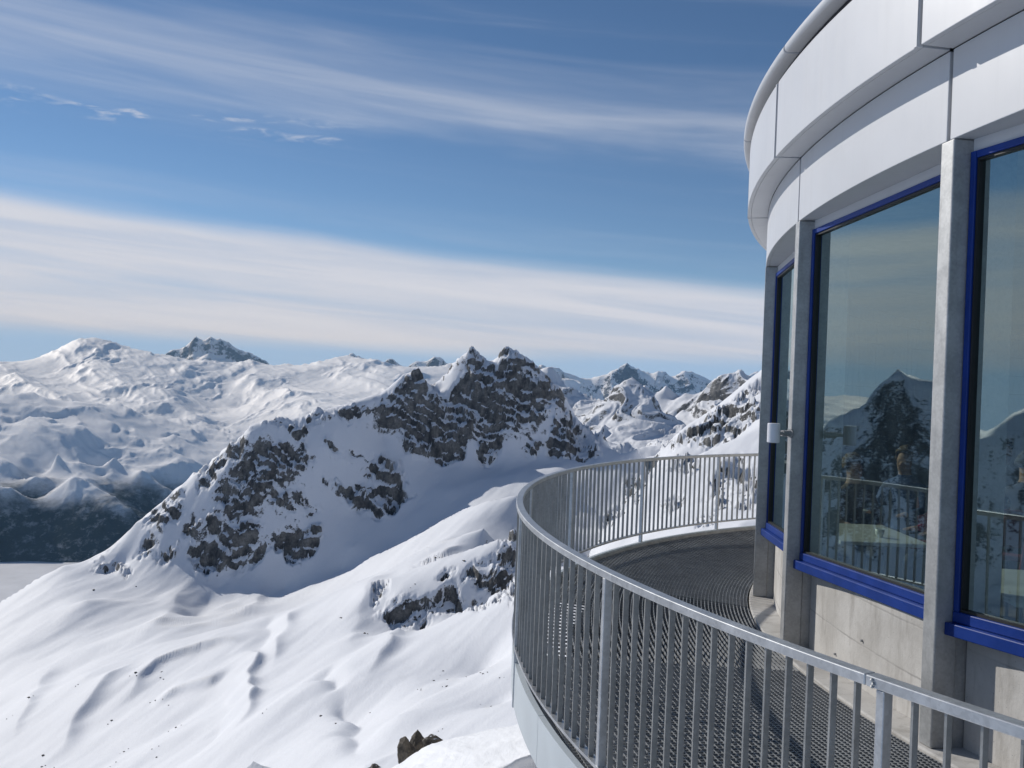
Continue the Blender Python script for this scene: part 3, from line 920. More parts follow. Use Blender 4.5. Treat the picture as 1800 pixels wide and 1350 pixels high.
# plinth and walls
arcbox(MB(), 11.5, 12.10, ZD - 0.5, ZD + 0.015, 118, 240, 90).build('plinth', M_conc, house, bevel=0.01)
arcbox(MB(), 11.4, 11.83, ZD + 0.016, ZL + 0.3, 240.2, 512.4, 140).build('rear_wall', M_conc, house)
arcbox(MB(), 0.02, 11.44, ZD + 0.02, ZD + 0.15, 0, 360, 96).build('interior_floor', M_floor, house)
arcbox(MB(), 0.02, 11.52, ZL + 0.06, ZL + 0.14, 0, 360, 96).build('ceiling', M_ceil, house)
arcbox(MB(), 3.6, 4.0, ZD + 0.151, ZL + 0.059, 0, 360, 48).build('core_wall', M_int, house)
arcbox(MB(), 0.02, RU - 0.095, ZU + 0.76, ZU + 0.80, 0, 360, 96).build('roof_deck', M_white, house)
arcbox(MB(), RU - 0.20, RU - 0.05, ZU + 0.025, ZU + 0.757, 100, 252, 120).build('fascia_backing', M_dark, house)
arcbox(MB(), RL - 0.16, RL - 0.05, ZL + 0.03, ZU + 0.02, 100, 252, 120).build('fascia_backing', M_dark, house)
# the side turned away
arcbox(MB(), RU - 0.05, RU, ZU, ZU + 0.745, 252.6, 460, 100).build('upper_fascia_panel', M_white, house)
arcbox(MB(), RL - 0.05, RL, ZL, ZU, 252.6, 460, 100).build('lower_fascia_panel', M_white, house)
arcbox(MB(), RL + 0.001, RU - 0.052, ZU - 0.0, ZU + 0.02, 252.6, 460, 100).build('soffit_panel', M_white, house)
arcbox(MB(), RU - 0.09, RU + 0.075, ZU + 0.805, ZU + 0.90, 252.6, 460, 100).build('roof_rim', M_white, house)

JG = 0.085          # half joint in degrees
joints = [COLS[0] + STEP * 2] + [COLS[0] + STEP] + COLS + [COLS[-1] - STEP, COLS[-1] - STEP * 2]
for a, b in zip(joints[1:], joints[:-1]):
    a0, b0 = a + JG, b - JG
    arcbox(MB(), RU - 0.04, RU, ZU, ZU + 0.675, a0, b0, 16).build('upper_fascia_panel', M_white, house, bevel=0.004)
    arcbox(MB(), RL - 0.04, RL, ZL, ZU - 0.003, a0, b0, 16).build('lower_fascia_panel', M_white, house, bevel=0.004)
    arcbox(MB(), RL + 0.002, RU - 0.042, ZU + 0.001, ZU + 0.02, a0, b0, 16).build('soffit_panel', M_white, house)
    arcbox(MB(), 11.62, RL - 0.042, ZL + 0.004, ZL + 0.024, a0, b0, 16).build('soffit_panel', M_white, house)
    # rolled rim of the roof, in lengths that meet off the panel joints
    mb = MB(); secs = []
    for i in range(17):
        th = a0 + 2.2 + (b0 - a0) * i / 16
        c = []
        for k in range(10):
            an = math.pi * (-0.5 + k / 9.0)
            c.append(B(RU + 0.045 + 0.03 * math.cos(an), th, ZU + 0.805 + 0.038 * math.sin(an)))
        c += [B(RU - 0.09, th, ZU + 0.843), B(RU - 0.09, th, ZU + 0.767)]
        secs.append(c)
    mb.strip(secs).build('roof_rim', M_white, house, smooth=False)
    # trim strip left of each joint
    arcbox(MB(), RU + 0.001, RU + 0.007, ZU + 0.004, ZU + 0.67, b0 - 0.17, b0 - 0.01, 2).build('joint_trim', M_white, house)

CW = 0.066          # half width of a column
for th in COLS:
    mb = MB()
    obox(mb, th, 11.905, RL + 0.004, -CW, CW, ZD + 0.016, ZL - 0.002)
    mb.build('column', M_galv, house, bevel=0.008)
    obox(MB(), th, 11.60, 11.904, -CW + 0.012, CW - 0.012, ZD + 0.016, ZL + 0.003).build('column_back', M_galv, house)


def chord(th_a, th_b, r):
    return Vector(B(r, th_a, 0)), Vector(B(r, th_b, 0))


def cbox(mb, A, Bp, s0, s1, d0, d1, z0, z1):
    """box along the line A-B: s along (0..1 or metres from the ends), d outwards, z in building units"""
    A = Vector((A.x, A.y, 0)); Bq = Vector((Bp.x, Bp.y, 0))
    e = Bq - A; L = e.length; e.normalize()
    n = Vector((e.y, -e.x, 0))
    mid = (A + Bq) / 2 - Vector((BC[0], BC[1], 0))
    if n.dot(mid) < 0: n = -n

    def P(s, d, z):
        q = A + e * s + n * d
        return (q.x, q.y, S * z - SLOPE * q.y)
    s1 = L + s1 if s1 <= 0 else s1
    return mb.hexa([P(s0, d0, z0), P(s1, d0, z0), P(s1, d1, z0), P(s0, d1, z0), P(s0, d0, z1), P(s1, d0, z1), P(s1, d1, z1), P(s0, d1, z1)])


for b, a in zip(COLS[:-3], COLS[1:-2]):
    off = 0.34
    A, Bq = Vector(B(11.945, a + off, 0)), Vector(B(11.82, b - off, 0))
    fr = MB()
    W = 0.038
    cbox(fr, A, Bq, 0.0, W, -0.07, 0.0, ZS + 0.13, ZL - 0.08)
    cbox(fr, A, Bq, Vector((Bq.x - A.x, Bq.y - A.y, 0)).length - W, 0, -0.07, 0.0, ZS + 0.13, ZL - 0.08)
    cbox(fr, A, Bq, W + 0.0005, -W - 0.0005, -0.068, -0.002, ZL - 0.125, ZL - 0.08)
    win = fr.build('window', M_blue, house, bevel=0.004)
    win['label'] = 'tall window with blue frame between grey columns'
    hd_ = MB(); cbox(hd_, A, Bq, 0.0, 0, -0.10, -0.02, ZL - 0.0795, ZL + 0.003)
    hd_.build('head_panel', M_white, win)
    sl = MB()
    cbox(sl, A, Bq, 0.0, 0, -0.09, 0.004, ZS + 0.062, ZS + 0.1295)
    sl.build('sill_upper', M_blue, win, bevel=0.006)
    sl = MB()
    cbox(sl, A, Bq, -0.012, 0.0 + Vector((Bq.x - A.x, Bq.y - A.y, 0)).length + 0.012, -0.12, 0.045, ZS - 0.02, ZS + 0.0605)
    sl.build('sill', M_blue, win, bevel=0.006)
    gk = MB()
    cbox(gk, A, Bq, W + 0.001, W + 0.016, -0.055, -0.012, ZS + 0.131, ZL - 0.126)
    L_ = Vector((Bq.x - A.x, Bq.y - A.y, 0)).length
    cbox(gk, A, Bq, L_ - W - 0.016, L_ - W - 0.001, -0.055, -0.012, ZS + 0.131, ZL - 0.126)
    cbox(gk, A, Bq, W + 0.0165, L_ - W - 0.0165, -0.054, -0.013, ZS + 0.131, ZS + 0.148)
    cbox(gk, A, Bq, W + 0.0165, L_ - W - 0.0165, -0.054, -0.013, ZL - 0.143, ZL - 0.126)
    gk.build('gasket', M_gask, win)
    pn = MB()
    A0 = Vector((A.x, A.y, 0)); e = (Vector((Bq.x, Bq.y, 0)) - A0); L = e.length; e.normalize(); n = Vector((e.y, -e.x, 0))
    if n.dot((A0 + e * L / 2) - Vector((BC[0], BC[1], 0))) < 0: n = -n
    q = [A0 + e * (W + 0.01) - n * 0.034, A0 + e * (L - W - 0.01) - n * 0.034]
    pv = [(q[0].x, q[0].y, S * (ZS + 0.14) - SLOPE * q[0].y), (q[1].x, q[1].y, S * (ZS + 0.14) - SLOPE * q[1].y),
          (q[1].x, q[1].y, S * (ZL - 0.135) - SLOPE * q[1].y), (q[0].x, q[0].y, S * (ZL - 0.135) - SLOPE * q[0].y)]
    pn.add(pv, [(0, 1, 2, 3)])
    pn.build('pane', M_glass, win)
    arcbox(MB(), 11.45, 11.83, ZD + 0.016, ZS - 0.021, a + 0.30, b - 0.30, 10).build('wall_panel', M_conc, house)

# anchor bolts and cone holes left in the concrete
for th, z, r in ((187.2, -1.78, .012), (184.0, -1.62, .010), (194.3, -1.93, .014), (193.2, -1.55, .010), (181.5, -1.85, .01), (197, -1.72, .012)):
    p = Vector(B(11.828, th, z)); d = Vector((math.cos(R_(th)), math.sin(R_(th)), 0))
    MB().tube(p, p + d * 0.016, r, r * 0.8, 8).build('anchor_bolt', M_galv, house)

# ------------------------------------------------------------------ lamp on the middle column
lamp = empty('wall_lamp', B(RL, 178.2, -0.15))
tag(lamp, 'small white cylinder lamp on a bracket on the middle column', 'lamp')
lc = Vector(B(RL + 0.19, 178.6, -0.06))
mb = MB(); mb.lathe([(0.042, -0.076), (0.048, -0.072), (0.048, 0.072), (0.043, 0.076), (0.040, 0.075)], 28, lc)
M_lamp = simple_mat('white_lamp_enamel', (0.75, 0.75, 0.78), 0.3, 0, 0.03)
mb.build('lamp_shade', M_lamp, lamp, smooth=False, bevel=0.003)
pa = Vector(B(RL + 0.10, 178.3, -0.06)); pb = Vector(B(RL + 0.006, 178.0, -0.06))
MB().tube(lc, pa, 0.014, n=12).tube(pa, pb, 0.024, n=14).build('bracket', M_galv, lamp)
d = (pb - pa).normalized()
MB().tube(pb - d * 0.002, pb - d * 0.016, 0.036, n=16).build('mounting_plate', M_galv, lamp)

# ------------------------------------------------------------------ balcony railing
U = 0.85
RC = (9.977 * U, 8.338 * U)
RR = 9.90                          # radius of the handrail's outer edge


def Q(r, th, z, t=0.0):
    a = R_(th); ca, sa = math.cos(a), math.sin(a)
    return (RC[0] + U * (r * ca - t * sa), RC[1] + U * (r * sa + t * ca), U * z)


P1 = 209.4                         # bearing of the post by the handrail joint
posts = [235.0, 222.2, 209.4, 197.6, 183.5, 171.0, 158.7, 144.5, 132.0, 118.8, 106.0]
rail = empty('balcony_railing', Q(RR, 180, -2.2))
tag(rail, 'curved galvanised steel railing with upright bars round the balcony', 'railing')
T0, T1 = posts[-1] - 4.0, posts[0]
joint = P1 - 0.35


def rail_part(name, r0, r1, z0, z1, a, b, mat, n, bev):
    arcbox(MB(), r0, r1, z0, z1, a, b, n, Q).build(name, mat, rail, bevel=bev)


cuts = [T0, posts[8] + 0.3, posts[5] + 0.3, joint - 0.02, T1]
for a, b in zip(cuts[:-1], cuts[1:]):
    rail_part('handrail', RR - 0.058, RR, -1.042, -1.0, a + 0.012, b - 0.012, M_rail, int((b - a) * 1.6) + 2, 0.004)
    rail_part('bottom_rail', RR - 0.058, RR - 0.002, -2.095, -2.075, a + 0.012, b - 0.012, M_rail, int((b - a) * 1.6) + 2, 0.0)
# welded sleeve at the joint
arcbox(MB(), RR - 0.052, RR - 0.004, -1.038, -1.004, joint - 0.25, joint + 0.12, 2, Q).build('joint_sleeve', M_galv, rail)
mb = MB()
for dz, dt in ((-1.012, 0.16), (-1.026, 0.20), (-1.036, 0.17)):
    mb.lathe([(0.0005, -0.006), (0.006, -0.003), (0.007, 0.0), (0.005, 0.004), (0.0005, 0.006)], 8, Q(RR + 0.001, joint + dt, dz))
mb.build('weld_seam', M_galv, rail)
for th in posts:
    obox(MB(), th, RR - 0.052, RR - 0.004, -0.018, 0.018, -2.56, -1.043, Q).build('post', M_rail, rail, bevel=0.003)
# upright flat bars, one mesh shared by all
bar_m = None
for pa_, pb_ in zip(posts[:-1], posts[1:]):
    for k in range(1, 17):
        th = pa_ + (pb_ - pa_) * k / 17.0
        base = Q(RR - 0.028, th, -2.074)
        if bar_m is None:
            hw, hd, hh = 0.0042, 0.0130, U * (2.074 - 1.0425)
            bar_m = MB().box(-hd, hd, -hw, hw, 0, hh).mesh('baluster'); bar_m.materials.append(M_bar)
        o = link('baluster', bar_m, None, None)
        o.parent = rail
        o.matrix_parent_inverse = Matrix.Translation(-Vector(rail.location))
        o.location = base
        o.rotation_euler = (random.uniform(-.003, .003), random.uniform(-.003, .003), R_(th) + random.uniform(-.05, .05))

# ------------------------------------------------------------------ balcony deck
deck = empty('balcony', Q(RR, 180, -2.5))
tag(deck, 'curved steel grating balcony floor wrapped around the restaurant', 'balcony')
ZK = -2.225 * U                    # top of the kerb angle


def rail_r(th):
    """distance from the drum centre (building units) to the inner face of the kerb along a bearing"""
    a = R_(th); ux, uy = math.cos(a), math.sin(a)
    dx, dy = BC[0] - RC[0], BC[1] - RC[1]
    rr = (RR - 0.075) * U
    bq = dx * ux + dy * uy; cq = dx * dx + dy * dy - rr * rr
    disc = bq * bq - cq
    return None if disc <= 0 else (-bq + math.sqrt(disc)) / S


def D(r, th, dz=0.0):
    """point on the deck surface"""
    rm = rail_r(th)
    x, y, zb = B(r, th, ZD)
    w_ = 0.0 if rm is None else min(1, max(0, (r - 12.11) / max(rm - 12.11, 1e-3)))
    z = zb * (1 - w_) + (ZK - 0.03) * w_
    return (x, y, z + dz)


seams = [233.5, 220.5, 207.5, 194.5, 181.5, 168.5, 155.5, 142.5]
pitch = 0.034 / S
for zi, (b, a) in enumerate(zip(seams[:-1], seams[1:])):
    mb = MB()
    fine = zi <= 3
    BW = 0.0022 if fine else 0.0034
    # bars along the arc
    rmax = max(rail_r(a) or 0, rail_r(b) or 0, rail_r((a + b) / 2) or 0)
    r = 12.125
    k = 0
    while r < rmax:
        segs = []
        N = 10
        for i in range(N + 1):
            th = a + 0.06 + (b - a - 0.12) * i / N
            rm = rail_r(th)
            if rm is not None and r < rm:
                segs.append(th)
            else:
                if len(segs) > 1:
                    mb.strip([[D(r - BW, t_, -0.03), D(r + BW, t_, -0.03), D(r + BW, t_, 0.0), D(r - BW, t_, 0.0)] for t_ in segs])
                segs = []
        if len(segs) > 1:
            mb.strip([[D(r - BW, t_, -0.03), D(r + BW, t_, -0.03), D(r + BW, t_, 0.0), D(r - BW, t_, 0.0)] for t_ in segs])
        r += pitch; k += 1
    # bars across
    stp = math.degrees(pitch * (1.0 if fine else (3.0 if zi == 4 else 1.0)) / 12.6)
    th = a + 0.06
    while th < b - 0.05:
        rm = rail_r(th)
        if rm is not None and rm > 12.14:
            hw = 0.0019
            low = 0.0 if fine else (-0.012 if zi == 4 else 0.0)
            p0, p1 = Vector(D(12.12, th)), Vector(D(rm, th))
            t_ = Vector((-math.sin(R_(th)), math.cos(R_(th)), 0)) * hw
            zz = Vector((0, 0, 1))
            mb.hexa([p0 - t_ - zz * .03, p1 - t_ - zz * .03, p1 + t_ - zz * .03, p0 + t_ - zz * .03,
                     p0 - t_ + zz * (low + .0006), p1 - t_ + zz * (low + .0006), p1 + t_ + zz * (low + .0006), p0 + t_ + zz * (low + .0006)])
        th += stp
    o = mb.build('grating_panel', M_grat, deck)
    o['kind'] = 'stuff'
    # supporting beam under each seam
    if rail_r(b) is not None and rail_r(b) > 12.2:
        p0, p1 = Vector(D(12.0, b)), Vector(D(rail_r(b) + 0.02, b))
        t_ = Vector((-math.sin(R_(b)), math.cos(R_(b)), 0)) * 0.04
        MB().hexa([p0 - t_ - Vector((0, 0, .22)), p1 - t_ - Vector((0, 0, .22)), p1 + t_ - Vector((0, 0, .22)), p0 + t_ - Vector((0, 0, .22)),
                   p0 - t_ - Vector((0, 0, .034)), p1 - t_ - Vector((0, 0, .034)), p1 + t_ - Vector((0, 0, .034)), p0 + t_ - Vector((0, 0, .034))]).build('support_beam', M_galv, deck)
# kerb angle along the edge, pale skirt below it, dark sheet standing in for shade under the grating
a_ = posts[-1] - 4; b_ = posts[0]
arcbox(MB(), RR - 0.070, RR - 0.056, -2.36, -2.225, a_, b_, 150, Q).build('edge_angle', M_galv, deck)
edges = [a_ + (b_ - a_) * i / 9 for i in range(10)]
for a, b in zip(edges[:-1], edges[1:]):
    arcbox(MB(), RR - 0.055, RR - 0.013, -2.54, -2.205, a + 0.02, b - 0.02, 18, Q).build('skirt_panel', M_skirt, deck)
M_under = simple_mat('underside_shade', (0.17, 0.17, 0.17), 0.8)
arcbox(MB(), 2.0, RR - 0.5, -3.3, -3.2, a_, b_, 90, Q).build('lower_roof', M_under, deck)

arcbox(MB(), RR - 0.62, RR - 0.5, -9.0, -2.45, a_, b_, 90, Q).build('under_wall', M_conc, deck)

# ------------------------------------------------------------------ snowed-up ledge below the balcony, with rocks
M_snow = terrain_mat('crusted_snow', 0.12, bias=-2.0, sbump=0.10, snow=(0.86, 0.87, 0.89))
LZ = -3.26


def ledge_pt(px, py, z=LZ):
    x, y = px - 900.0, 675.0 - py
    v = _s * x + _c * y
    return at(px, py, z * F_PX / v)


def ledge():
    ed = [ledge_pt(*p) for p in ((560, 1430, -5.2), (690, 1345, -5.0), (745, 1303, -4.8), (840, 1281, -4.5), (942, 1262, -4.15))]
    ed2 = [ledge_pt(*p) for p in ((700, 1480, -3.6), (800, 1395, -3.5), (860, 1350, -3.4), (920, 1318, -3.3), (985, 1290, -3.2))]
    n = 60; m = 26
    co = []
    for i in range(n + 1):
        s_ = i / n * (len(ed) - 1); k = min(int(s_), len(ed) - 2); f = s_ - k
        a = Vector(ed[k]).lerp(Vector(ed[k + 1]), f); b = Vector(ed2[k]).lerp(Vector(ed2[k + 1]), f)
        row = []
        for j in range(m + 1):
            t_ = j / m
            p = a.lerp(b, t_)
            p.z += 0.10 * math.sin(math.pi * min(1, t_ * 1.1)) - 0.06
            row.append(p)
        # hang over at both sides
        row = [row[0] + (row[0] - row[1]) * 2 + Vector((0, 0, -2.2)), row[0] + (row[0] - row[1]) * 0.9 + Vector((0, 0, -0.10))] + row
        e = row[-1]
        d = (row[-1] - row[-2]).normalized()
        row += [e + d * 0.03 + Vector((0, 0, -0.05)), e + d * 0.02 + Vector((0, 0, -0.16)), e + d * 0.10 + Vector((0, 0, -0.19)), e + d * 0.9 + Vector((0, 0, -0.34)), e + d * 3.0 + Vector((0, 0, -0.6))]
        co.append(row)
    W_ = len(co[0])
    arr = np.array([[tuple(p) for p in r] for r in co]).reshape(-1, 3)
    arr[:, 2] += 0.03 * fbm(arr[:, 0] / 0.7, arr[:, 1] / 0.5, 5, 0.55, 201)
    arr[:, 0] += 0.03 * fbm(arr[:, 0] / 0.3, arr[:, 1] / 0.3 + arr[:, 2] * 2, 4, 0.55, 205)
    f = []
    for i in range(n):
        for j in range(W_ - 1):
            f.append((i * W_ + j, i * W_ + j + 1, (i + 1) * W_ + j + 1, (i + 1) * W_ + j))
    me = bpy.data.meshes.new('snow_ledge')
    me.from_pydata([tuple(p) for p in arr], [], f)
    for p in me.polygons: p.use_smooth = True
    bm = bmesh.new(); bm.from_mesh(me); bmesh.ops.recalc_face_normals(bm, faces=bm.faces)
    bmesh.ops.subdivide_edges(bm, edges=bm.edges, cuts=1)
    for v in bm.verts:
        v.co.z += 0.006 * float(fbm(np.array([v.co.x / 0.09]), np.array([v.co.y / 0.09]), 3, 0.6, 210)[0])
    bm.to_mesh(me); bm.free()
    for p in me.polygons: p.use_smooth = True
    o = link('snow_ledge', me, M_snow)
    tag(o, 'crusted snow ledge with a sharp lip just below the balcony edge', None, kind='structure')


ledge()
gx = np.linspace(-3.0, 3.2, 60); gy = np.linspace(5.0, 12.0, 60)
GX, GY = np.meshgrid(gx, gy, indexing='ij')
GZ = -4.15 - 0.16 * (GY - 7.5) + 0.12 * fbm(GX / 0.9, GY / 0.9, 5, 0.5, 231)
idx = np.arange(3600).reshape(60, 60)
me = bpy.data.meshes.new('snow_bank')
me.from_pydata([tuple(p) for p in np.stack([GX, GY, GZ], -1).reshape(-1, 3)], [], [tuple(int(k) for k in q) for q in np.stack([idx[:-1, :-1], idx[1:, :-1], idx[1:, 1:], idx[:-1, 1:]], -1).reshape(-1, 4)])
for p in me.polygons: p.use_smooth = True
tag(link('snow_bank', me, M_snow), 'trampled snow under the lip of the ledge beside the balcony skirt', None, kind='structure')


def rock_mat():
    m, t = new_mat('dark_lichen_rock')
    g = t.n('ShaderNodeNewGeometry'); P = g.outputs['Position']
    nz = t.n('ShaderNodeSeparateXYZ', i_0=g.outputs['Normal']).outputs[2]
    n = t.noise(P, 7, 7, 0.65); n2 = t.noise(P, 26, 5, 0.6)
    c = t.mix(t.ramp(n, 0.3, 0.7), (0.05, 0.043, 0.036), (0.17, 0.145, 0.115))
    sn = t.ramp(t.m('ADD', nz, t.m('MULTIPLY', t.m('SUBTRACT', n2, 0.5), 0.9)), 0.93, 1.0)
    c = t.mix(sn, c, (0.8, 0.82, 0.86))
    principled(t, c, 0.85, 0, bump(t, t.m('ADD', n, n2), 0.6, 0.03), 0.3)
    return m


M_rock = rock_mat()


def boulder(name, loc, size, seed, label, group=None):
    bm = bmesh.new()
    bmesh.ops.create_icosphere(bm, subdivisions=4, radius=1.0)
    rnd = random.Random(seed)
    planes = [(Vector((rnd.uniform(-1, 1), rnd.uniform(-1, 1), rnd.uniform(-.6, 1))).normalized(), rnd.uniform(.5, .85)) for _ in range(14)]
    for v in bm.verts:
        p = v.co.copy()
        for n_, d_ in planes:
            k = p.dot(n_)
            if k > d_: p -= n_ * (k - d_) * 0.9
        q = np.array([p.x * 2.1 + seed]), np.array([p.y * 2.1 + p.z * 1.7])
        p *= 1 + 0.12 * float(fbm(q[0], q[1], 4, 0.55, 301 + seed)[0])
        v.co = Vector((p.x * size[0], p.y * size[1], p.z * size[2]))
    me = bpy.data.meshes.new(name); bm.to_mesh(me); bm.free()
    o = link(name, me, M_rock); o.location = loc
    tag(o, label, 'rock', group)
    return o




def crag(lumps, label):
    parts = [boulder('jagged_rock', (0, 0, 0), sz, sd, label) for _, sz, sd in lumps]
    base = Vector(lumps[0][0])
    bm = bmesh.new()
    for (loc, _, _), o_ in zip(lumps, parts):
        n0 = len(bm.verts); bm.from_mesh(o_.data); bm.verts.ensure_lookup_table()
        for v in bm.verts[n0:]: v.co += Vector(loc) - base
    keep = parts[0]; bm.to_mesh(keep.data); bm.free(); keep.location = base
    for o_ in parts[1:]: bpy.data.objects.remove(o_)
    keep.name = 'jagged_rock'
    return keep


crag([(ledge_pt(716, 1322, -5.05), (.17, .15, .21), 5), (ledge_pt(733, 1302, -5.0), (.14, .14, .17), 6), (ledge_pt(764, 1306, -4.9), (.17, .14, .11), 15)], 'dark jagged rock with two humps poking up behind the snow ledge')
crag([(ledge_pt(655, 1366, -5.2), (.2, .18, .19), 9), (ledge_pt(632, 1372, -5.2), (.16, .15, .14), 12)], 'dark rock cut by the lower picture edge left of the snow ledge')

# stones lying about on the sunny slope
_rs = np.random.RandomState(5)
st_px = [(238, 1200), (283, 1185), (288, 1195), (297, 1237), (272, 1233), (225, 1305), (219, 1310), (203, 1333), (196, 1262), (76, 1327), (74, 1340), (97, 1338), (467, 1262), (565, 1256), (588, 1275), (761, 1194), (740, 1212), (786, 1206), (831, 1184), (850, 1185), (876, 1195), (778, 1284), (785, 1207), (730, 1030), (765, 984), (816, 986), (855, 956), (240, 1028), (164, 1040), (135, 1215), (50, 1240), (12, 1272), (310, 1270), (267, 1313), (276, 1320), (640, 1123), (780, 1176), (863, 1243), (650, 1235), (600, 1100)]
_sp = hits(near_base, st_px, 150, 2000)
_nb = np.zeros((0, 3))
sv, sf = [], []
for (sx_, sy_) in _sp:
    for q in range(_rs.randint(1, 4)):
        ox, oy = sx_ + _rs.randn() * (0.3 + q * 1.6), sy_ + _rs.randn() * (0.3 + q * 2.2)
        hz, _ = near_detail(np.array([ox]), np.array([oy]), near_base(np.array([ox]), np.array([oy])))
        sz = np.hypot(ox, oy) / 520.0 * (0.62 if q == 0 else 0.35) * _rs.uniform(0.5, 1.25)
        bm = bmesh.new(); bmesh.ops.create_icosphere(bm, subdivisions=1, radius=sz)
        b0 = len(sv)
        for v in bm.verts:
            k = _rs.uniform(0.7, 1.15); sv.append((ox + v.co.x * k * 1.2, oy + v.co.y * k, hz[0] + v.co.z * k * 0.8 + 0.2 * sz))
        for f in bm.faces: sf.append(tuple(b0 + v.index for v in f.verts))
        bm.free()
me = bpy.data.meshes.new('scattered_stones'); me.from_pydata(sv, [], sf)
o = link('scattered_stones', me, M_rock)
tag(o, 'small dark stones scattered over the sunlit snow slope', None, kind='stuff')

# ------------------------------------------------------------------ frozen lake in the valley
M_lake = simple_mat('frozen_lake', (0.62, 0.64, 0.68), 0.6, 0, 0.08, 0.004)
mb = MB(); mb.add([(-9000, 4200, -1500), (-1200, 4200, -1500), (-1200, 7900, -1500), (-9000, 7900, -1500)], [(0, 1, 2, 3)])
tag(mb.build('frozen_lake', M_lake), 'frozen snow-covered lake on the valley floor', None, kind='structure')

# ------------------------------------------------------------------ inside the restaurant: tables, chairs, guests
M_table = simple_mat('pale_laminate', (0.62, 0.60, 0.55), 0.35)
M_seat = simple_mat('maroon_upholstery', (0.16, 0.02, 0.03), 0.75)
M_leg = simple_mat('dark_steel_leg', (0.06, 0.06, 0.06), 0.4, 0.6)


def floor_z(x, y):
    return S * (ZD + 0.15) - SLOPE * y


def put(o, x, y, rz):
    o.location = (x, y, floor_z(x, y)); o.rotation_euler = (0, 0, rz)


def child(o, parent):
    o.parent = parent; o.matrix_parent_inverse = Matrix.Identity(4); return o


def make_table(x, y, rz, label):
    t_ = empty('dining_table'); tag(t_, label, 'table', 'tables along the panorama windows')
    child(MB().box(-.55, .55, -.36, .36, .71, .74).build('table_top', M_table, bevel=0.006), t_)
    mb = MB(); mb.tube((0, 0, .03), (0, 0, .71), .035, n=14)
    child(mb.build('pedestal', M_leg), t_)
    child(MB().box(-.3, .3, -.24, .24, 0, .03).build('base_plate', M_leg, bevel=0.005), t_)
    put(t_, x, y, rz); return t_


def make_chair(x, y, rz, label):
    c = empty('dining_chair'); tag(c, label, 'chair', 'chairs inside the restaurant')
    child(MB().box(-.21, .21, -.21, .21, .43, .48).build('seat', M_seat, bevel=0.015), c)
    mb = MB().hexa([(-.2, .17, .56), (.2, .17, .56), (.2, .20, .56), (-.2, .20, .56), (-.2, .23, .92), (.2, .23, .92), (.2, .26, .92), (-.2, .26, .92)])
    child(mb.build('backrest', M_seat, bevel=0.012), c)
    for sx_ in (-.18, .18):
        child(MB().tube((sx_, -.18, 0), (sx_, -.18, .43), .012, n=8).build('leg', M_leg), c)
        child(MB().tube((sx_, .18, 0), (sx_, .18, .43), .012, n=8).tube((sx_, .18, .48), (sx_, .215, .6), .011, n=8).build('leg', M_leg), c)
    put(c, x, y, rz); return c


def person_mat(name, shirt, trousers, skin=(0.42, 0.25, 0.18)):
    m, t = new_mat(name)
    tcn = t.n('ShaderNodeTexCoord'); sp = t.n('ShaderNodeSeparateXYZ', i_0=tcn.outputs['Object'])
    z, y = sp.outputs[2], sp.outputs[1]
    n = t.noise(tcn.outputs['Object'], 9, 4, 0.6)
    c = t.mix(t.ramp(z, 0.60, 0.605), trousers, shirt)
    c = t.mix(t.m('MULTIPLY', t.ramp(y, -0.33, -0.335), t.ramp(z, 0.62, 0.63)), c, skin)
    c = t.mix(t.ramp(z, 1.165, 1.17), c, skin)
    c = t.mix(t.ramp(n, 0.35, 0.7, 0, 0.25), c, (0.02, 0.02, 0.02))
    principled(t, c, 0.8, 0, bump(t, n, 0.2, 0.01))
    return m


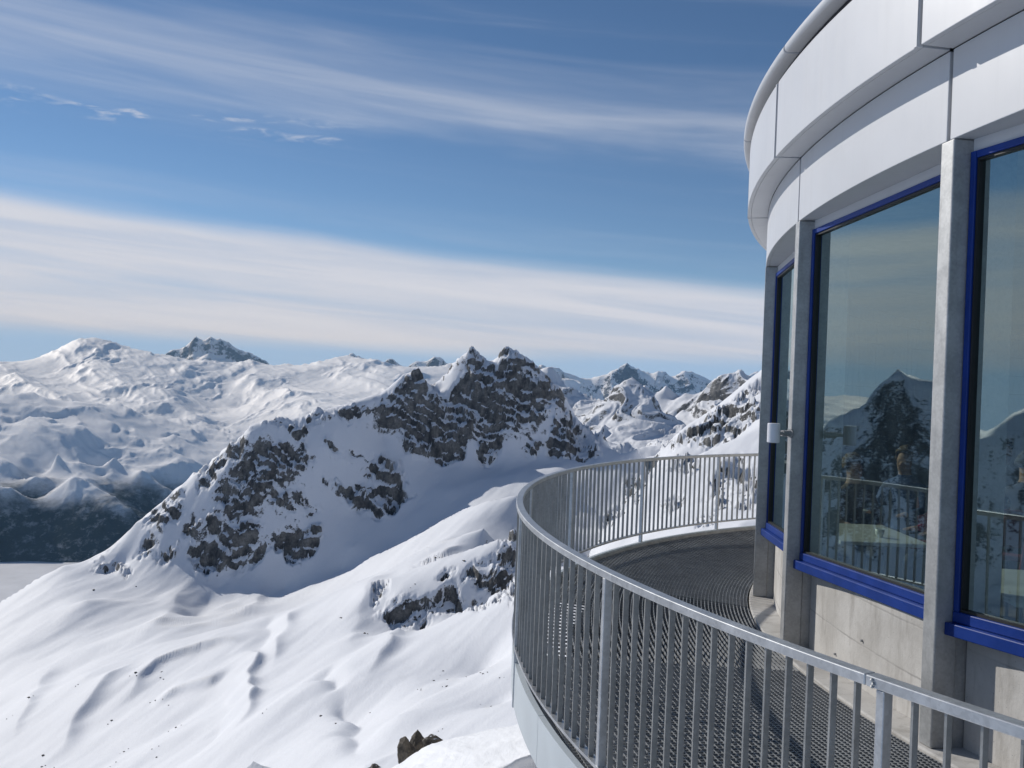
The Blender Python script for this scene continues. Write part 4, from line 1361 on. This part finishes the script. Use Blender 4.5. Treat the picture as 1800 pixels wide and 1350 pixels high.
def make_person(x, y, rz, label, shirt, trousers, hair, sc=1.0, lean=0.0):
    V, E, Rd = [], [], []

    def v(co, r, par=None):
        V.append(co); Rd.append(r)
        if par is not None: E.append((par, len(V) - 1))
        return len(V) - 1
    l = lean
    pel = v((0, 0, .52), (.15, .12))
    wa = v((0, .01 - l * .3, .72), (.135, .105), pel); ch = v((0, .0 - l * .8, .96), (.165, .115), wa); up = v((0, -.005 - l, 1.07), (.12, .09), ch)
    nk = v((0, -.015 - l * 1.1, 1.17), (.052, .055), up); jaw = v((0, -.035 - l * 1.2, 1.25), (.066, .078), nk); hd = v((0, -.02 - l * 1.2, 1.34), (.082, .098), jaw); cr = v((0, -.01 - l * 1.2, 1.41), (.058, .072), hd)
    v((0, -.125 - l * 1.2, 1.29), (.014, .014), jaw)
    for s_ in (-1, 1):
        sh = v((s_ * .19, -.005 - l, 1.05), (.062, .062), up); el = v((s_ * .25, -.09 - l, .83), (.047, .047), sh); wr_ = v((s_ * .17, -.31, .79), (.031, .031), el)
        pm = v((s_ * .155, -.37, .785), (.034, .020), wr_)
        for k in range(4):
            f1 = v((s_ * (.155 + (k - 1.5) * .019), -.425 - .008 * (1.5 - abs(k - 1.3)), .785), (.009, .009), pm)
            v((s_ * (.155 + (k - 1.5) * .021), -.462 - .010 * (1.5 - abs(k - 1.3)), .772), (.008, .008), f1)
        th_ = v((s_ * .115, -.375, .785), (.011, .011), pm); v((s_ * .10, -.41, .778), (.009, .009), th_)
        hp = v((s_ * .095, -.03, .52), (.09, .09), pel); kn = v((s_ * .11, -.44, .53), (.065, .065), hp); an_ = v((s_ * .11, -.42, .10), (.042, .042), kn)
        v((s_ * .12, -.56, .045), (.035, .04), an_)
    me = bpy.data.meshes.new('person'); me.from_pydata(V, E, [])
    ob = bpy.data.objects.new('tmp_person', me); COL.objects.link(ob)
    md = ob.modifiers.new('skin', 'SKIN')
    for i, sv_ in enumerate(me.skin_vertices[0].data):
        sv_.radius = Rd[i]; sv_.use_root = (i == 0)
    md.use_smooth_shade = True
    ob.modifiers.new('sub', 'SUBSURF').levels = 1
    dg = bpy.context.evaluated_depsgraph_get()
    bme = bpy.data.meshes.new_from_object(ob.evaluated_get(dg)); bme.name = 'person'
    bpy.data.objects.remove(ob)
    o = bpy.data.objects.new('person', bme); COL.objects.link(o)
    bme.materials.clear(); bme.materials.append(person_mat('clothes', shirt, trousers))
    for p_ in bme.polygons: p_.use_smooth = True
    tag(o, label, 'person', 'guests inside the restaurant')
    # hair: a shell over the crown and back of the head
    bm = bmesh.new(); bmesh.ops.create_uvsphere(bm, u_segments=20, v_segments=14, radius=1.0)
    for vv in list(bm.verts):
        if vv.co.z < -.6 or (vv.co.y < -.62 and vv.co.z < .40): bm.verts.remove(vv)
    for vv in bm.verts:
        k = 1 + .06 * math.sin(9 * vv.co.x + 7 * vv.co.z) + .04 * math.sin(17 * vv.co.y)
        vv.co = Vector((vv.co.x * .106 * k, vv.co.y * .122 * k + .008 - l * 1.2, vv.co.z * .112 * k + 1.365))
    hm = bpy.data.meshes.new('hair'); bm.to_mesh(hm); bm.free()
    for p_ in hm.polygons: p_.use_smooth = True
    h = link('hair', hm, simple_mat('hair', hair, 0.7, 0, 0.3, 60)); child(h, o)
    sd = h.modifiers.new('solid', 'SOLIDIFY'); sd.thickness = 0.012
    o.scale = (sc,) * 3
    put(o, x, y, rz)
    return o


def at_floor(px, Yd):
    q = at(px, 800, Yd); return q[0], q[1]


x0, y0 = at_floor(1765, 11.9)
make_table(x0 + .1, y0 - .75, 0.15, 'pale table in front of the guest in the light shirt')
make_chair(x0 + .0, y0 + .05, math.pi * 0 + 0.25, 'chair under the guest in the light shirt')
make_person(x0 + .0, y0 + .05, 0.25, 'seated guest with dark hair in a light grey shirt behind the right window', (0.55, 0.55, 0.52), (0.04, 0.04, 0.06), (0.015, 0.013, 0.012), 1.08)
x1, y1 = at_floor(1716, 11.0)
make_chair(x1, y1, 1.2, 'chair under the guest in dark clothes')
make_person(x1, y1, 1.2, 'seated guest in dark clothes leaning on an elbow behind the right window', (0.025, 0.025, 0.03), (0.03, 0.03, 0.04), (0.02, 0.016, 0.014), 1.0, .12)
x2, y2 = at_floor(1805, 9.4)
make_chair(x2, y2, 2.6, 'chair under the guest in a dark jacket at the picture edge')
make_person(x2, y2, 2.6, 'seated guest in a dark jacket at the right picture edge', (0.03, 0.03, 0.05), (0.05, 0.05, 0.06), (0.03, 0.02, 0.015), 1.0, .08)
make_chair(*at_floor(1745, 8.1), 0.4, 'empty maroon chair behind the right window')
make_chair(*at_floor(1790, 7.6), 3.6, 'empty maroon chair facing away near the right window')

make_table(3.18, 5.75, 1.45, 'pale table close to the right window pane')
make_table(3.05, 8.35, 1.55, 'pale table close to the middle window pane')
make_table(3.6, 11.3, 1.7, 'pale table behind the far window pane')
make_chair(3.25, 9.35, 0.1, 'chair under the guest in the brown pullover')
make_person(3.25, 9.3, 0.1, 'seated guest in a brown pullover at the middle window', (0.10, 0.06, 0.035), (0.03, 0.03, 0.05), (0.12, 0.07, 0.03), .95, .06)
make_chair(4.05, 8.6, -1.5, 'chair under the guest in the red jacket')
make_person(4.0, 8.6, -1.5, 'seated guest in a red jacket at the middle window', (0.42, 0.02, 0.03), (0.04, 0.04, 0.06), (0.03, 0.02, 0.015), .95, .1)
make_chair(4.2, 10.2, -0.8, 'chair under the guest in the blue pullover')
make_person(4.15, 10.2, -0.8, 'seated guest in a blue pullover further back at the middle window', (0.03, 0.06, 0.16), (0.03, 0.03, 0.04), (0.10, 0.06, 0.03), 1.0)
M_cup = simple_mat('white_china', (0.75, 0.75, 0.72), 0.25)
for k, (x_, y_, lab) in enumerate(((3.05, 5.45, 'white cup on the table by the right window'), (3.1, 8.1, 'white cup on the table by the middle window'))):
    mb = MB(); mb.lathe([(0.02, 0.0), (0.032, 0.02), (0.04, 0.07), (0.037, 0.07), (0.028, 0.015)], 18)
    c = mb.build('coffee_cup', M_cup, smooth=True); c.location = (x_, y_, floor_z(x_, 5.75 if k == 0 else 8.35) + 0.741)
    tag(c, lab, 'cup', 'cups on the tables')

# ------------------------------------------------------------------ air
hz_m = bpy.data.materials.new('haze'); hz_m.use_nodes = True
t = NT(hz_m.node_tree)
pv = t.n('ShaderNodeVolumePrincipled')
pv.inputs['Color'].default_value = (0.38, 0.66, 1.0, 1)
pv.inputs['Absorption Color'].default_value = (1, 1, 1, 1)
pv.inputs['Density'].default_value = 1.4e-5
t.n('ShaderNodeOutputMaterial', i_Volume=pv.outputs[0])
mb = MB().box(-36000, 22000, -2500, 33000, -1800, 1120)
hz = mb.build('haze', hz_m)
tag(hz, 'thin blue air over the valleys', None, kind='stuff')
